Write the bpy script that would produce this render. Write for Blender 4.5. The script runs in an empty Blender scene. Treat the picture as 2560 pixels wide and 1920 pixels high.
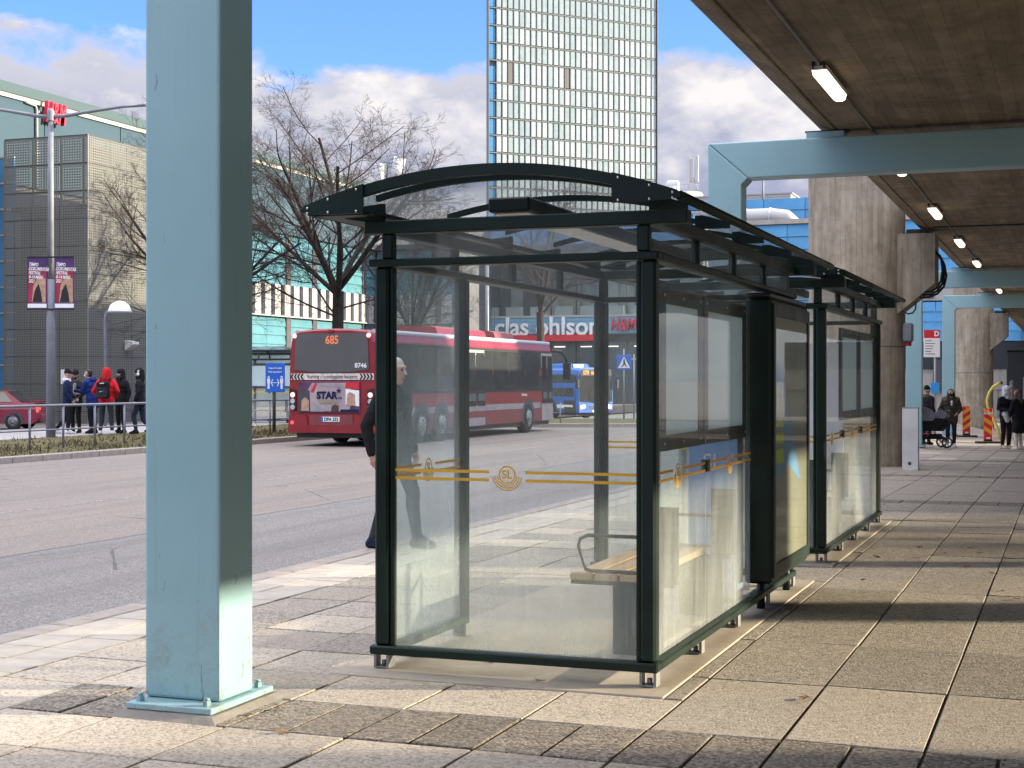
import bpy, bmesh, math, random
import numpy as np
from mathutils import Vector, Matrix
R = math.radians
SC = bpy.context.scene
COL = SC.collection
random.seed(7)

# ------------------------------------------------------------------ camera
F, H, HY, YAW = 3800.0, 1.6, 951.0, R(20.25)
VX, VY = -math.sin(YAW), math.cos(YAW)
RX, RY = math.cos(YAW), math.sin(YAW)
cam = bpy.data.cameras.new('camera')
cam_o = bpy.data.objects.new('camera', cam)
COL.objects.link(cam_o)
cam_o.location = (0, 0, H)
cam_o.rotation_euler = (R(90), 0, YAW)
cam.sensor_width = 36
cam.lens = 36 * F / 2560
cam.shift_y = (HY - 960) / 2560
cam.clip_start, cam.clip_end = 0.1, 5000
SC.camera = cam_o

def at(px, d, z=0.0):
    """world point seen in photo column px at depth d along the view"""
    l = (px - 1280) / F * d
    return Vector((VX * d + RX * l, VY * d + RY * l, z))

# ------------------------------------------------------------------ light
EL = R(13.2)
SUN = Vector((0.94 * math.cos(EL), 0.342 * math.cos(EL), math.sin(EL))).normalized()
SKY_STRENGTH, SUN_STRENGTH, EXPOSURE = 0.15, 3.3, 1.88
world = bpy.data.worlds.new('World')
SC.world = world
world.use_nodes = True
nt = world.node_tree
nt.nodes.clear()
def wn(t, **kw):
    n = nt.nodes.new(t)
    for k, v in kw.items():
        setattr(n, k, v)
    return n
def wmath(op, a, b=None, c=None, clamp=False):
    n = wn('ShaderNodeMath', operation=op)
    n.use_clamp = clamp
    for i, s in enumerate((a, b, c)):
        if s is None:
            continue
        if isinstance(s, (int, float)):
            n.inputs[i].default_value = s
        else:
            nt.links.new(s, n.inputs[i])
    return n.outputs[0]
sky = wn('ShaderNodeTexSky', sky_type='NISHITA')
sky.sun_disc = False
sky.sun_elevation = EL
sky.sun_rotation = math.atan2(SUN.x, SUN.y)
sky.air_density, sky.dust_density, sky.ozone_density = 1.0, 0.4, 3.0
tc = wn('ShaderNodeTexCoord')
sep = wn('ShaderNodeSeparateXYZ')
nt.links.new(tc.outputs['Generated'], sep.inputs[0])
elev = wmath('MULTIPLY', wmath('ARCSINE', sep.outputs[2]), 57.2958)
def wnoise(offset, scale, detail, rough=0.55):
    m = wn('ShaderNodeMapping')
    m.inputs['Location'].default_value = offset
    m.inputs['Scale'].default_value = (1, 1, 1.75)
    nt.links.new(tc.outputs['Generated'], m.inputs[0])
    n = wn('ShaderNodeTexNoise')
    n.inputs['Scale'].default_value = scale
    n.inputs['Detail'].default_value = detail
    n.inputs['Roughness'].default_value = rough
    nt.links.new(m.outputs[0], n.inputs['Vector'])
    return n.outputs['Fac']
OFF = (3.1, 1.7, 0.4)
n0 = wnoise(OFF, 6.0, 10, 0.58)
n1 = wnoise((OFF[0] + SUN.x * 0.03, OFF[1] + SUN.y * 0.03, OFF[2] + 0.05), 6.0, 10, 0.58)
nb = wnoise((7.3, 2.2, 5.0), 2.6, 4)
cr = wn('ShaderNodeFloatCurve')
cu = cr.mapping.curves[0]
for p in cu.points[:]:
    pass
cu.points[0].location = (0.0, 0.10)
cu.points[1].location = (1.0, 0.42)
for x, y in ((0.085, 0.20), (0.122, 0.44), (0.140, 0.545), (0.165, 0.69), (0.25, 0.53), (0.40, 0.44)):
    cu.points.new(x, y)
cr.mapping.update()
nt.links.new(wmath('DIVIDE', elev, 90.0), cr.inputs['Value'])
th = cr.outputs[0]
mix_n = wmath('ADD', wmath('MULTIPLY', n0, 0.7), wmath('MULTIPLY', nb, 0.3))
cov = wmath('MULTIPLY', wmath('SUBTRACT', mix_n, th), 17.0, clamp=True)
cov = wmath('MULTIPLY', cov, 0.97)
lit = wmath('ADD', wmath('MULTIPLY', wmath('SUBTRACT', n1, n0), -5.2), 0.36, clamp=True)
thin = wmath('SUBTRACT', 1.0, wmath('MULTIPLY', wmath('SUBTRACT', mix_n, th), 3.2, clamp=True))
lit = wmath('MAXIMUM', lit, wmath('MULTIPLY', thin, 0.55))
ccol = wn('ShaderNodeMix', data_type='RGBA')
ccol.inputs[6].default_value = (0.76, 0.81, 1.10, 1)
ccol.inputs[7].default_value = (1.85, 1.76, 1.72, 1)
nt.links.new(lit, ccol.inputs[0])
tint = wn('ShaderNodeMix', data_type='RGBA', blend_type='MULTIPLY')
tint.inputs[0].default_value = 1.0
tint.inputs[7].default_value = (0.36, 0.44, 0.66, 1)
nt.links.new(sky.outputs[0], tint.inputs[6])
# clouds above the view are brightened by elevation, added to lift the shaded surfaces
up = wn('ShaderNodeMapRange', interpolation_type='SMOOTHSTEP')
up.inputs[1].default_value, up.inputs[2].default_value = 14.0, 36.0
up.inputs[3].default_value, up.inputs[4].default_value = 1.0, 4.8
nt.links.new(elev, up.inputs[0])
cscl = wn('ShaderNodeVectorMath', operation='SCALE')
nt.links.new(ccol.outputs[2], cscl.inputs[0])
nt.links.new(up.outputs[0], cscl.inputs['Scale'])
cmix = wn('ShaderNodeMix', data_type='RGBA')
nt.links.new(cov, cmix.inputs[0])
nt.links.new(tint.outputs[2], cmix.inputs[6])
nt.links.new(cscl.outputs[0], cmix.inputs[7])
bg = wn('ShaderNodeBackground')
bg.inputs[1].default_value = SKY_STRENGTH
nt.links.new(cmix.outputs[2], bg.inputs[0])
wo = wn('ShaderNodeOutputWorld')
nt.links.new(bg.outputs[0], wo.inputs[0])

sun = bpy.data.lights.new('sun', 'SUN')
sun.energy = SUN_STRENGTH
sun.angle = R(0.53)
sun.color = (1.0, 0.86, 0.64)
sun_o = bpy.data.objects.new('sun', sun)
COL.objects.link(sun_o)
sun_o.location = (30, 10, 30)
sun_o.rotation_euler = SUN.to_track_quat('Z', 'Y').to_euler()

vs = SC.view_settings
vs.view_transform = 'Standard'
vs.look = 'None'
vs.exposure = EXPOSURE
vs.gamma = 1.0
cy = SC.cycles
cy.max_bounces, cy.diffuse_bounces, cy.glossy_bounces = 10, 4, 3
cy.transmission_bounces, cy.transparent_max_bounces = 4, 40
cy.caustics_reflective = cy.caustics_refractive = False
cy.use_denoising = True
cy.sample_clamp_indirect = 6.0

# ------------------------------------------------------------------ materials
MATS = {}
class NT:
    def __init__(self, name):
        self.m = bpy.data.materials.new(name)
        self.m.use_nodes = True
        self.t = self.m.node_tree
        self.t.nodes.clear()
        self.out = self.n('ShaderNodeOutputMaterial')
    def n(self, t, **kw):
        x = self.t.nodes.new(t)
        for k, v in kw.items():
            setattr(x, k, v)
        return x
    def l(self, a, b):
        self.t.links.new(a, b)
    def val(self, sock, v):
        if isinstance(v, (int, float, tuple, list)):
            sock.default_value = v
        else:
            self.l(v, sock)
    def math(self, op, a, b=None, clamp=False):
        x = self.n('ShaderNodeMath', operation=op)
        x.use_clamp = clamp
        self.val(x.inputs[0], a)
        if b is not None:
            self.val(x.inputs[1], b)
        return x.outputs[0]
    def coords(self, kind='Object', scale=(1, 1, 1), world=False):
        if world:
            g = self.n('ShaderNodeNewGeometry')
            src = g.outputs['Position']
        else:
            g = self.n('ShaderNodeTexCoord')
            src = g.outputs[kind]
        mp = self.n('ShaderNodeMapping')
        mp.inputs['Scale'].default_value = scale
        self.l(src, mp.inputs[0])
        return mp.outputs[0]
    def noise(self, vec, scale, detail=4, rough=0.55, dist=0.0):
        x = self.n('ShaderNodeTexNoise')
        x.inputs['Scale'].default_value = scale
        x.inputs['Detail'].default_value = detail
        x.inputs['Roughness'].default_value = rough
        x.inputs['Distortion'].default_value = dist
        self.l(vec, x.inputs['Vector'])
        return x.outputs['Fac']
    def vor(self, vec, scale, feature='F1', rand=1.0):
        x = self.n('ShaderNodeTexVoronoi', feature=feature)
        x.inputs['Scale'].default_value = scale
        x.inputs['Randomness'].default_value = rand
        self.l(vec, x.inputs['Vector'])
        return x
    def ramp(self, fac, stops):
        x = self.n('ShaderNodeValToRGB')
        el = x.color_ramp.elements
        while len(el) < len(stops):
            el.new(0.5)
        for e, (p, c) in zip(el, stops):
            e.position = p
            e.color = (*c, 1) if len(c) == 3 else c
        self.l(fac, x.inputs[0])
        return x.outputs[0]
    def rng(self, fac, a, b, c, d):
        x = self.n('ShaderNodeMapRange')
        x.inputs[1].default_value, x.inputs[2].default_value = a, b
        x.inputs[3].default_value, x.inputs[4].default_value = c, d
        self.val(x.inputs[0], fac)
        return x.outputs[0]
    def mix(self, fac, a, b, mode='MIX'):
        x = self.n('ShaderNodeMix', data_type='RGBA', blend_type=mode)
        self.val(x.inputs[0], fac)
        for i, v in ((6, a), (7, b)):
            if isinstance(v, tuple) and len(v) == 3:
                v = (*v, 1)
            self.val(x.inputs[i], v)
        return x.outputs[2]
    def bump(self, h, strength=0.3, dist=0.01):
        x = self.n('ShaderNodeBump')
        x.inputs['Strength'].default_value = strength
        x.inputs['Distance'].default_value = dist
        self.l(h, x.inputs['Height'])
        return x.outputs[0]
    def bsdf(self, color, rough=0.6, metal=0.0, normal=None, spec=0.5, **kw):
        p = self.n('ShaderNodeBsdfPrincipled')
        if isinstance(color, tuple) and len(color) == 3:
            color = (*color, 1)
        self.val(p.inputs['Base Color'], color)
        self.val(p.inputs['Roughness'], rough)
        self.val(p.inputs['Metallic'], metal)
        p.inputs['Specular IOR Level'].default_value = spec
        for k, v in kw.items():
            self.val(p.inputs[k], v)
        if normal is not None:
            self.l(normal, p.inputs['Normal'])
        return p.outputs[0]
    def done(self, sh):
        self.l(sh, self.out.inputs[0])
        MATS[self.m.name] = self.m
        return self.m

def plain(name, c, rough=0.6, metal=0.0, var=0.12, scale=6.0, bump=0.0, spec=0.5, emit=None, es=1.0):
    t = NT(name)
    v = t.coords()
    n = t.noise(v, scale, 5)
    lo = tuple(max(0, x * (1 - var)) for x in c)
    hi = tuple(min(1, x * (1 + var)) for x in c)
    col = t.ramp(n, [(0.3, lo), (0.7, hi)])
    rr = t.rng(n, 0.3, 0.7, max(0.02, rough - 0.06), min(1, rough + 0.08))
    nm = None
    if bump:
        nm = t.bump(t.noise(v, scale * 6, 4), bump, 0.01)
    kw = {}
    if emit:
        kw = {'Emission Color': (*emit, 1), 'Emission Strength': es}
    return t.done(t.bsdf(col, rr, metal, nm, spec, **kw))

plain('green_metal', (0.005, 0.017, 0.011), 0.45, 0, 0.4, 3, 0.03, spec=0.28)
plain('black_metal', (0.012, 0.013, 0.013), 0.42, 0, 0.2, 8)
plain('rubber', (0.015, 0.015, 0.016), 0.8)
plain('galv', (0.26, 0.265, 0.26), 0.5, 0.4, 0.15, 14)
plain('bolt', (0.75, 0.76, 0.75), 0.3, 0.9, 0.05)
plain('rail_steel', (0.20, 0.205, 0.23), 0.45, 0.35, 0.12, 4)
plain('pole_grey', (0.19, 0.20, 0.225), 0.6, 0.1, 0.14, 5)
plain('yellow_print', (0.75, 0.42, 0.03), 0.55, 0, 0.05)
plain('white', (0.78, 0.78, 0.76), 0.6, 0, 0.06)
t = NT('board_white')
n = t.noise(t.coords(), 2, 4)
df = t.bsdf(t.ramp(n, [(.3, (.82, .90, .89)), (.7, (.88, .94, .93))]), .5)
tl = t.n('ShaderNodeBsdfTranslucent')
tl.inputs[0].default_value = (.75, .85, .85, 1)
ms = t.n('ShaderNodeMixShader')
ms.inputs[0].default_value = .5
t.l(df, ms.inputs[1])
t.l(tl.outputs[0], ms.inputs[2])
t.done(ms.outputs[0])
plain('black', (0.01, 0.01, 0.011), 0.5)
plain('bus_red', (0.23, 0.016, 0.020), 0.35, 0, 0.22, 1.6)
t = NT('bus_red')
v = t.coords()
n = t.noise(v, 1.6, 6, .65)
n2 = t.noise(t.coords(scale=(1, 1, .3)), 6, 7, .7)
sp_ = t.n('ShaderNodeSeparateXYZ')
t.l(v, sp_.inputs[0])
col = t.ramp(n, [(.3, (.15, .014, .017)), (.7, (.21, .021, .024))])
dd_ = t.math('MULTIPLY', t.rng(n2, .35, .7, .15, 1), t.rng(n, .3, .7, .25, .6))
col = t.mix(t.math('MULTIPLY', dd_, 1.35), col, (.14, .078, .075))
t.done(t.bsdf(col, t.rng(n2, .3, .7, .35, .65)))
plain('bus_red_dirty', (0.20, 0.04, 0.04), 0.55, 0, 0.25, 3)
plain('bus_roof_white', (0.45, 0.42, 0.48), 0.5, 0, 0.1)
plain('bus_grey', (0.28, 0.26, 0.26), 0.6, 0, 0.2, 3)
plain('bus_blue', (0.03, 0.13, 0.42), 0.35, 0, 0.12, 2)
plain('car_maroon', (0.20, 0.018, 0.035), 0.28, 0, 0.12, 2)
plain('dark_glass', (0.035, 0.038, 0.038), 0.1, 0, 0.2, 1.5, spec=0.8)
plain('rear_glass', (0.085, 0.085, 0.08), 0.35, 0, 0.1, 1.5)
plain('tail_lamp', (0.6, 0.05, 0.05), 0.25, 0, 0.05, emit=(1, .12, .1), es=0.25)
plain('tail_lit', (0.8, 0.3, 0.3), 0.25, 0, 0.05, emit=(1, .25, .22), es=1.2)
plain('amber_led', (0.7, 0.2, 0.03), 0.5, emit=(1, .24, .05), es=0.55)
plain('amber_led_dim', (0.5, 0.15, 0.06), 0.6, emit=(1, .25, .1), es=0.10)
plain('head_lamp', (0.9, 0.9, 0.9), 0.2, emit=(1, .97, .9), es=4.0)
plain('lens', (0.45, 0.45, 0.43), 0.25)
plain('blue_sign', (0.01, 0.12, 0.55), 0.5, 0, 0.04)
plain('sign_cyan', (0.03, 0.30, 0.70), 0.5, 0, 0.05)
plain('red_sign', (0.55, 0.02, 0.03), 0.5, 0, 0.06)
plain('delineator_yellow', (0.75, 0.36, 0.02), 0.5, 0, 0.06)
plain('hose_yellow', (0.72, 0.62, 0.12), 0.5)
plain('leaf_brown', (0.16, 0.09, 0.045), 0.8, 0, 0.3, 20)
plain('poster_purple', (0.10, 0.035, 0.085), 0.5, 0, 0.6, 3)
plain('poster_pink', (0.34, 0.27, 0.28), 0.5, 0, 0.3, 3)
plain('poster_skin', (0.42, 0.26, 0.16), 0.6, 0, 0.3, 8)
plain('poster_red', (0.30, 0.02, 0.05), 0.6, 0, 0.3, 2)
plain('poster_violet', (0.07, 0.02, 0.12), 0.6, 0, 0.3, 2)
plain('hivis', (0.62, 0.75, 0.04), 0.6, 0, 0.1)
plain('reflection_blue', (0.20, 0.36, 0.60), 0.5, 0, 0.1, 4)  # reflected blue, painted on the poster and on the solid in the shelter
plain('poster_khaki', (0.30, 0.25, 0.17), 0.35, 0, 0.25, 1.3)
plain('hvac', (0.62, 0.62, 0.58), 0.5, 0.1, 0.15, 2)
plain('facade_grey', (0.06, 0.10, 0.125), 0.8, 0, 0.06, 0.3, spec=0.1)
plain('facade_trim', (0.34, 0.35, 0.30), 0.6, 0, 0.05)
plain('facade_cap', (0.08, 0.12, 0.125), 0.8, 0, 0.05, spec=0.1)
plain('facade_rib', (0.10, 0.10, 0.105), 0.6, 0, 0.2, 3)
plain('facade_white', (0.36, 0.35, 0.33), 0.5, 0, 0.05)
plain('facade_blue', (0.08, 0.28, 0.50), 0.35, 0, 0.1, 0.4)
plain('sign_band', (0.16, 0.34, 0.45), 0.4, 0, 0.1, 0.5)
plain('hm_red', (0.55, 0.01, 0.04), 0.45, 0, 0.05)
plain('stop_dark', (0.05, 0.055, 0.06), 0.6)
plain('kiosk_dark', (0.02, 0.024, 0.026), 0.5)
plain('window_dark', (0.06, 0.08, 0.09), 0.12, 0, 0.5, 0.25, spec=0.8)
plain('interior', (0.36, 0.34, 0.31), 0.8, 0, 0.5, 0.4)
plain('tank_white', (0.45, 0.44, 0.42), 0.6, 0, 0.06, 1)
plain('skin', (0.48, 0.28, 0.20), 0.55, 0, 0.1, 20)
plain('skin_dark', (0.28, 0.15, 0.10), 0.55, 0, 0.1, 20)
plain('hair_dark', (0.015, 0.012, 0.01), 0.6, 0, 0.3, 60, 0.3)
plain('hair_brown', (0.07, 0.035, 0.022), 0.6, 0, 0.3, 60, 0.3)
plain('hair_grey', (0.42, 0.42, 0.40), 0.7, 0, 0.3, 60, 0.3)
plain('eye', (0.02, 0.015, 0.012), 0.3)
for nm_, c_ in dict(cloth_black=(.012, .012, .014), cloth_navy=(.012, .022, .06), cloth_blue=(.012, .03, .14), cloth_red=(.55, .018, .022),
                    cloth_grey=(.22, .22, .23), cloth_dark=(.03, .032, .038), cloth_white=(.68, .66, .66), cloth_brown=(.055, .045, .035),
                    cloth_cream=(.62, .57, .50), cloth_denim=(.018, .026, .05), cloth_tan=(.55, .40, .28), fur=(.10, .075, .05),
                    cloth_slate=(.16, .16, .20), cloth_maroon=(.14, .03, .03)).items():
    t = NT(nm_)
    v = t.coords(scale=(1, 1, .6))
    a = t.noise(v, 7, 4, .6, 1.2)
    b = t.noise(v, 60, 3)
    col = t.ramp(a, [(.3, tuple(x * .7 for x in c_)), (.7, tuple(min(1, x * 1.35) for x in c_))])
    t.done(t.bsdf(col, .9, 0, t.bump(t.math('ADD', a, t.math('MULTIPLY', b, .15)), .8, .05), .2))

# blue steel paint with scuffs
t = NT('blue_paint')
v = t.coords()
n = t.noise(v, 1.2, 4)
col = t.ramp(n, [(0.3, (0.225, 0.385, 0.415)), (0.7, (0.265, 0.43, 0.455))])
sc_ = t.noise(t.coords(scale=(1, 1, 0.35)), 14, 6, 0.7, 1.5)
zc = t.n('ShaderNodeSeparateXYZ')
g_ = t.n('ShaderNodeNewGeometry')
t.l(g_.outputs['Position'], zc.inputs[0])
low = t.rng(zc.outputs[2], 0.05, 1.1, 0.10, 0.0)
col = t.mix(t.math('MULTIPLY', t.math('GREATER_THAN', t.math('ADD', sc_, low), 0.70), 0.6), col, (0.13, 0.13, 0.11))
drip = t.noise(t.coords(scale=(9, 9, .35)), 2.0, 6, .7)
col = t.mix(t.rng(drip, 0.56, 0.72, 0, 0.30), col, (0.17, 0.26, 0.27))
gr = t.noise(t.coords(), 6, 9, .8, .5)
gm_ = t.math('MULTIPLY', t.rng(gr, 0.50, 0.66, 0, 1), t.rng(zc.outputs[2], 0.10, 0.75, 0.6, 0.0))
col = t.mix(gm_, col, (0.18, 0.155, 0.115))
chip = t.vor(t.coords(scale=(1, 1, .6)), 4.2)
cs = t.math('LESS_THAN', t.math('ADD', chip.outputs['Distance'], t.math('MULTIPLY', gr, .12)), 0.095)
col = t.mix(t.math('MULTIPLY', cs, t.rng(zc.outputs[2], 0.9, 2.2, 0.85, 0.0)), col, (0.07, 0.045, 0.03))
pn = t.noise(v, 55, 3)
pp = t.noise(t.coords(scale=(1, 1, .4)), 9, 6, 0.75, 1.0)
t.done(t.bsdf(col, t.rng(pp, .3, .7, .34, .5), 0, t.bump(t.math('ADD', t.math('MULTIPLY', pn, .3), pp), 0.16, 0.012)))

# dusty safety glass: mostly see-through, mirror-like at grazing angles, thin film of dust
def glass(name, tint, dust0, dust1, gloss=1.0, zlo=0.0, zhi=1.4):
    t = NT(name)
    g = t.n('ShaderNodeNewGeometry')
    s = t.n('ShaderNodeSeparateXYZ')
    t.l(g.outputs['Position'], s.inputs[0])
    n = t.noise(t.coords(scale=(1, 1, .45)), 2.2, 6, 0.65, 0.6)
    n2 = t.noise(t.coords(), 30, 4, 0.7)
    base = t.rng(s.outputs[2], zlo, zhi, dust1, dust0)
    dust = t.math('MULTIPLY', base, t.rng(n, 0.3, 0.7, 0.55, 1.5))
    dust = t.math('MULTIPLY', dust, t.rng(n2, 0.3, 0.7, 0.85, 1.15))
    run = t.noise(t.coords(scale=(5, 5, .25)), 3.0, 6, 0.7)
    dust = t.math('MULTIPLY', dust, t.rng(run, 0.35, 0.7, 0.8, 1.45))
    smear = t.noise(t.coords(scale=(1, 1, 1.8)), 3.4, 7, 0.75, 2.2)
    dust = t.math('ADD', dust, t.rng(smear, 0.60, 0.74, 0.0, 0.09), clamp=True)
    tr = t.n('ShaderNodeBsdfTransparent')
    tr.inputs[0].default_value = (*tint, 1)
    gl = t.n('ShaderNodeBsdfGlossy')
    gl.inputs['Roughness'].default_value = 0.015
    gl.inputs[0].default_value = (gloss, gloss, gloss, 1)
    lw = t.n('ShaderNodeLayerWeight')
    lw.inputs[0].default_value = 0.5
    fres = t.math('ADD', t.math('MULTIPLY', t.math('POWER', lw.outputs['Facing'], 5.0), 0.32), 0.018)
    m1 = t.n('ShaderNodeMixShader')
    t.l(fres, m1.inputs[0])
    t.l(tr.outputs[0], m1.inputs[1])
    t.l(gl.outputs[0], m1.inputs[2])
    df = t.n('ShaderNodeBsdfDiffuse')
    df.inputs[0].default_value = (0.66, 0.70, 0.66, 1)
    tl = t.n('ShaderNodeBsdfTranslucent')
    tl.inputs[0].default_value = (0.66, 0.70, 0.66, 1)
    m2 = t.n('ShaderNodeMixShader')
    m2.inputs[0].default_value = 0.5
    t.l(df.outputs[0], m2.inputs[1])
    t.l(tl.outputs[0], m2.inputs[2])
    m3 = t.n('ShaderNodeMixShader')
    t.l(dust, m3.inputs[0])
    t.l(m1.outputs[0], m3.inputs[1])
    t.l(m2.outputs[0], m3.inputs[2])
    return t.done(m3.outputs[0])
glass('glass', (0.965, 0.985, 0.978), 0.022, 0.27, 1.0, 0.0, 1.35)
glass('glass_dusty', (0.96, 0.985, 0.975), 0.09, 0.30, 1.0, 0.0, 1.7)
glass('glass_upper', (0.92, 0.94, 0.95), 0.045, 0.045)
glass('roof_glass', (0.86, 0.88, 0.90), 0.08, 0.08)
glass('clear_glass', (0.9, 0.95, 0.95), 0.02, 0.02)

# exposed aggregate slabs
def aggregate(name, light, dark, scale, bump, thr):
    t = NT(name)
    v = t.coords(world=True)
    vo = t.vor(v, scale)
    cell = t.n('ShaderNodeSeparateColor')
    t.l(vo.outputs['Color'], cell.inputs[0])
    peb = t.ramp(cell.outputs[0], [(0.0, dark), (thr, tuple((a + b) / 2 for a, b in zip(light, dark))), (1.0, light)])
    big = t.noise(v, 1.3, 5, 0.6)
    fine = t.noise(v, 240, 2, 0.6)
    col = t.mix(t.rng(big, 0.3, 0.7, 0.0, 0.35), peb, tuple(x * 0.7 for x in light))
    oi = t.n('ShaderNodeObjectInfo')
    rv = t.rng(oi.outputs['Random'], 0, 1, 0.80, 1.16)
    hsv = t.n('ShaderNodeHueSaturation')
    t.l(rv, hsv.inputs['Value'])
    t.l(col, hsv.inputs['Color'])
    st = t.noise(v, 4.5, 7, 0.72, 0.8)
    col = t.mix(t.rng(st, 0.56, 0.72, 0.0, 0.32), hsv.outputs[0], tuple(x * 0.55 for x in dark))
    gum = t.vor(v, 2.3)
    col = t.mix(t.math('MULTIPLY', t.math('LESS_THAN', gum.outputs['Distance'], t.math('MULTIPLY', st, 0.075)), 0.7), col, (0.06, 0.055, 0.05))
    h = t.math('ADD', t.math('MULTIPLY', vo.outputs['Distance'], -1.0), t.math('MULTIPLY', fine, 0.5))
    return t.done(t.bsdf(col, 0.82, 0, t.bump(h, bump, 0.006), 0.3))
aggregate('slab_light', (0.50, 0.435, 0.345), (0.20, 0.17, 0.13), 78, 0.42, 0.28)
aggregate('slab_pebble', (0.33, 0.285, 0.22), (0.06, 0.05, 0.042), 66, 0.8, 0.5)
aggregate('slab_mid', (0.45, 0.395, 0.32), (0.13, 0.112, 0.09), 72, 0.6, 0.42)

def concrete(name, c, scale=2.0, bump=0.2, stretch=(1, 1, 1), var=0.25):
    t = NT(name)
    v = t.coords(world=True, scale=stretch)
    a = t.noise(v, scale, 8, 0.65)
    b = t.noise(t.coords(world=True), scale * 14, 4, 0.6)
    col = t.ramp(a, [(0.28, tuple(x * (1 - var) for x in c)), (0.55, c), (0.78, tuple(min(1, x * (1 + var)) for x in c))])
    col = t.mix(t.rng(b, 0.35, 0.65, 0, 0.22), col, tuple(x * 0.6 for x in c))
    h = t.math('ADD', a, t.math('MULTIPLY', b, 0.5))
    return t.done(t.bsdf(col, 0.85, 0, t.bump(h, bump, 0.01), 0.3))
concrete('pad_concrete', (0.44, 0.38, 0.295), 2.0, 0.15)
concrete('pale_tile', (0.43, 0.385, 0.32), 5.0, 0.15, var=0.2)
concrete('kerb_stone', (0.34, 0.30, 0.26), 8.0, 0.5)
concrete('grout', (0.24, 0.22, 0.19), 7.0, 0.6)
concrete('joint_dirt', (0.035, 0.03, 0.026), 9.0, 0.3)
concrete('footpath', (0.36, 0.34, 0.33), 1.2, 0.15)
concrete('ground', (0.26, 0.24, 0.21), 0.2, 0.1)
concrete('wall_concrete', (0.36, 0.34, 0.30), 1.5, 0.2, (1, 1, .2))
concrete('earth', (0.15, 0.115, 0.075), 3.0, 0.5)

t = NT('asphalt')
v = t.coords(world=True)
peb = t.vor(v, 85)
c3 = t.n('ShaderNodeSeparateColor')
t.l(peb.outputs['Color'], c3.inputs[0])
big = t.noise(t.coords(world=True, scale=(1, .25, 1)), 0.55, 6, 0.6)
grey = t.ramp(c3.outputs[0], [(0, (0.12, 0.113, 0.105)), (0.6, (0.205, 0.193, 0.178)), (1, (0.33, 0.305, 0.27))])
brown = t.ramp(c3.outputs[0], [(0, (0.15, 0.126, 0.105)), (0.6, (0.238, 0.205, 0.175)), (1, (0.35, 0.30, 0.255))])
sx = t.n('ShaderNodeSeparateXYZ')
t.l(v, sx.inputs[0])
wob = t.math('ADD', sx.outputs[0], t.math('MULTIPLY', t.noise(v, .8, 3), .16))
edge = t.math('GREATER_THAN', -9.68, wob)
col = t.mix(edge, grey, brown)
col = t.mix(t.rng(big, 0.35, 0.7, 0, 0.30), col, (0.15, 0.138, 0.13))
trk = t.noise(t.coords(world=True, scale=(1, .03, 1)), 1.7, 5, .6)
col = t.mix(t.rng(trk, 0.48, 0.66, 0, 0.35), col, (0.11, 0.10, 0.092))
spt = t.noise(v, 1.9, 8, .75, .4)
col = t.mix(t.rng(spt, 0.60, 0.70, 0, 0.5), col, (0.085, 0.078, 0.072))
col = t.mix(t.rng(spt, 0.30, 0.22, 0, 0.3), col, (0.36, 0.33, 0.29))
cr_ = t.vor(t.coords(world=True, scale=(1, .35, 1)), 0.42, 'DISTANCE_TO_EDGE')
nz = t.noise(v, 2.5, 6, .7)
seam = t.math('LESS_THAN', t.math('ABSOLUTE', t.math('ADD', wob, 9.68)), 0.03)
crack = t.math('MULTIPLY', t.math('LESS_THAN', t.math('ADD', cr_.outputs['Distance'], t.math('MULTIPLY', nz, .02)), 0.013), t.math('GREATER_THAN', big, .5))
col = t.mix(t.math('MULTIPLY', t.math('MAXIMUM', crack, seam), 0.6), col, (0.045, 0.042, 0.04))
t.done(t.bsdf(col, 0.85, 0, t.bump(t.math('MULTIPLY', peb.outputs['Distance'], -1), 0.55, 0.008), 0.3))

# board-marked concrete of the deck (boards run along the deck) and of the columns (boards run upright)
t = NT('deck_concrete')
v = t.coords(world=True, scale=(1, 0.12, 1))
vb = t.coords(world=True)
a = t.noise(v, 5.5, 7, 0.7)
b = t.noise(vb, 1.6, 9, 0.72, 0.5)
s_ = t.n('ShaderNodeSeparateXYZ')
t.l(vb, s_.inputs[0])
bx_ = t.math('MULTIPLY', s_.outputs[0], 1 / 0.145)
bi = t.math('FLOOR', bx_)
wnz = t.n('ShaderNodeTexWhiteNoise', noise_dimensions='2D')
cmb = t.n('ShaderNodeCombineXYZ')
t.l(bi, cmb.inputs[0])
t.l(t.math('FLOOR', t.math('ADD', t.math('MULTIPLY', s_.outputs[1], 0.31), t.math('MULTIPLY', bi, 0.37))), cmb.inputs[1])
t.l(cmb.outputs[0], wnz.inputs['Vector'])
fr_ = t.math('FRACT', bx_)
line = t.math('LESS_THAN', fr_, 0.06)
col = t.ramp(a, [(0.25, (0.13, 0.105, 0.075)), (0.5, (0.29, 0.232, 0.165)), (0.8, (0.39, 0.315, 0.23))])
col = t.mix(t.rng(b, 0.40, 0.64, 0, 0.7), col, (0.13, 0.104, 0.074))
col = t.mix(t.math('MULTIPLY', wnz.outputs['Value'], 0.42), col, (0.11, 0.088, 0.064))
stn = t.noise(t.coords(world=True, scale=(.5, 1.6, 1)), 1.1, 8, .75, 1.0)
col = t.mix(t.rng(stn, .58, .70, 0, .45), col, (0.42, 0.36, 0.27))
col = t.mix(t.math('MULTIPLY', t.math('MULTIPLY', line, t.rng(b, .35, .6, 0.2, 1)), 0.5), col, (0.07, 0.058, 0.045))
pit = t.vor(vb, 5.0)
col = t.mix(t.math('MULTIPLY', t.math('LESS_THAN', pit.outputs['Distance'], 0.07), 0.5), col, (0.05, .042, .035))
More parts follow.
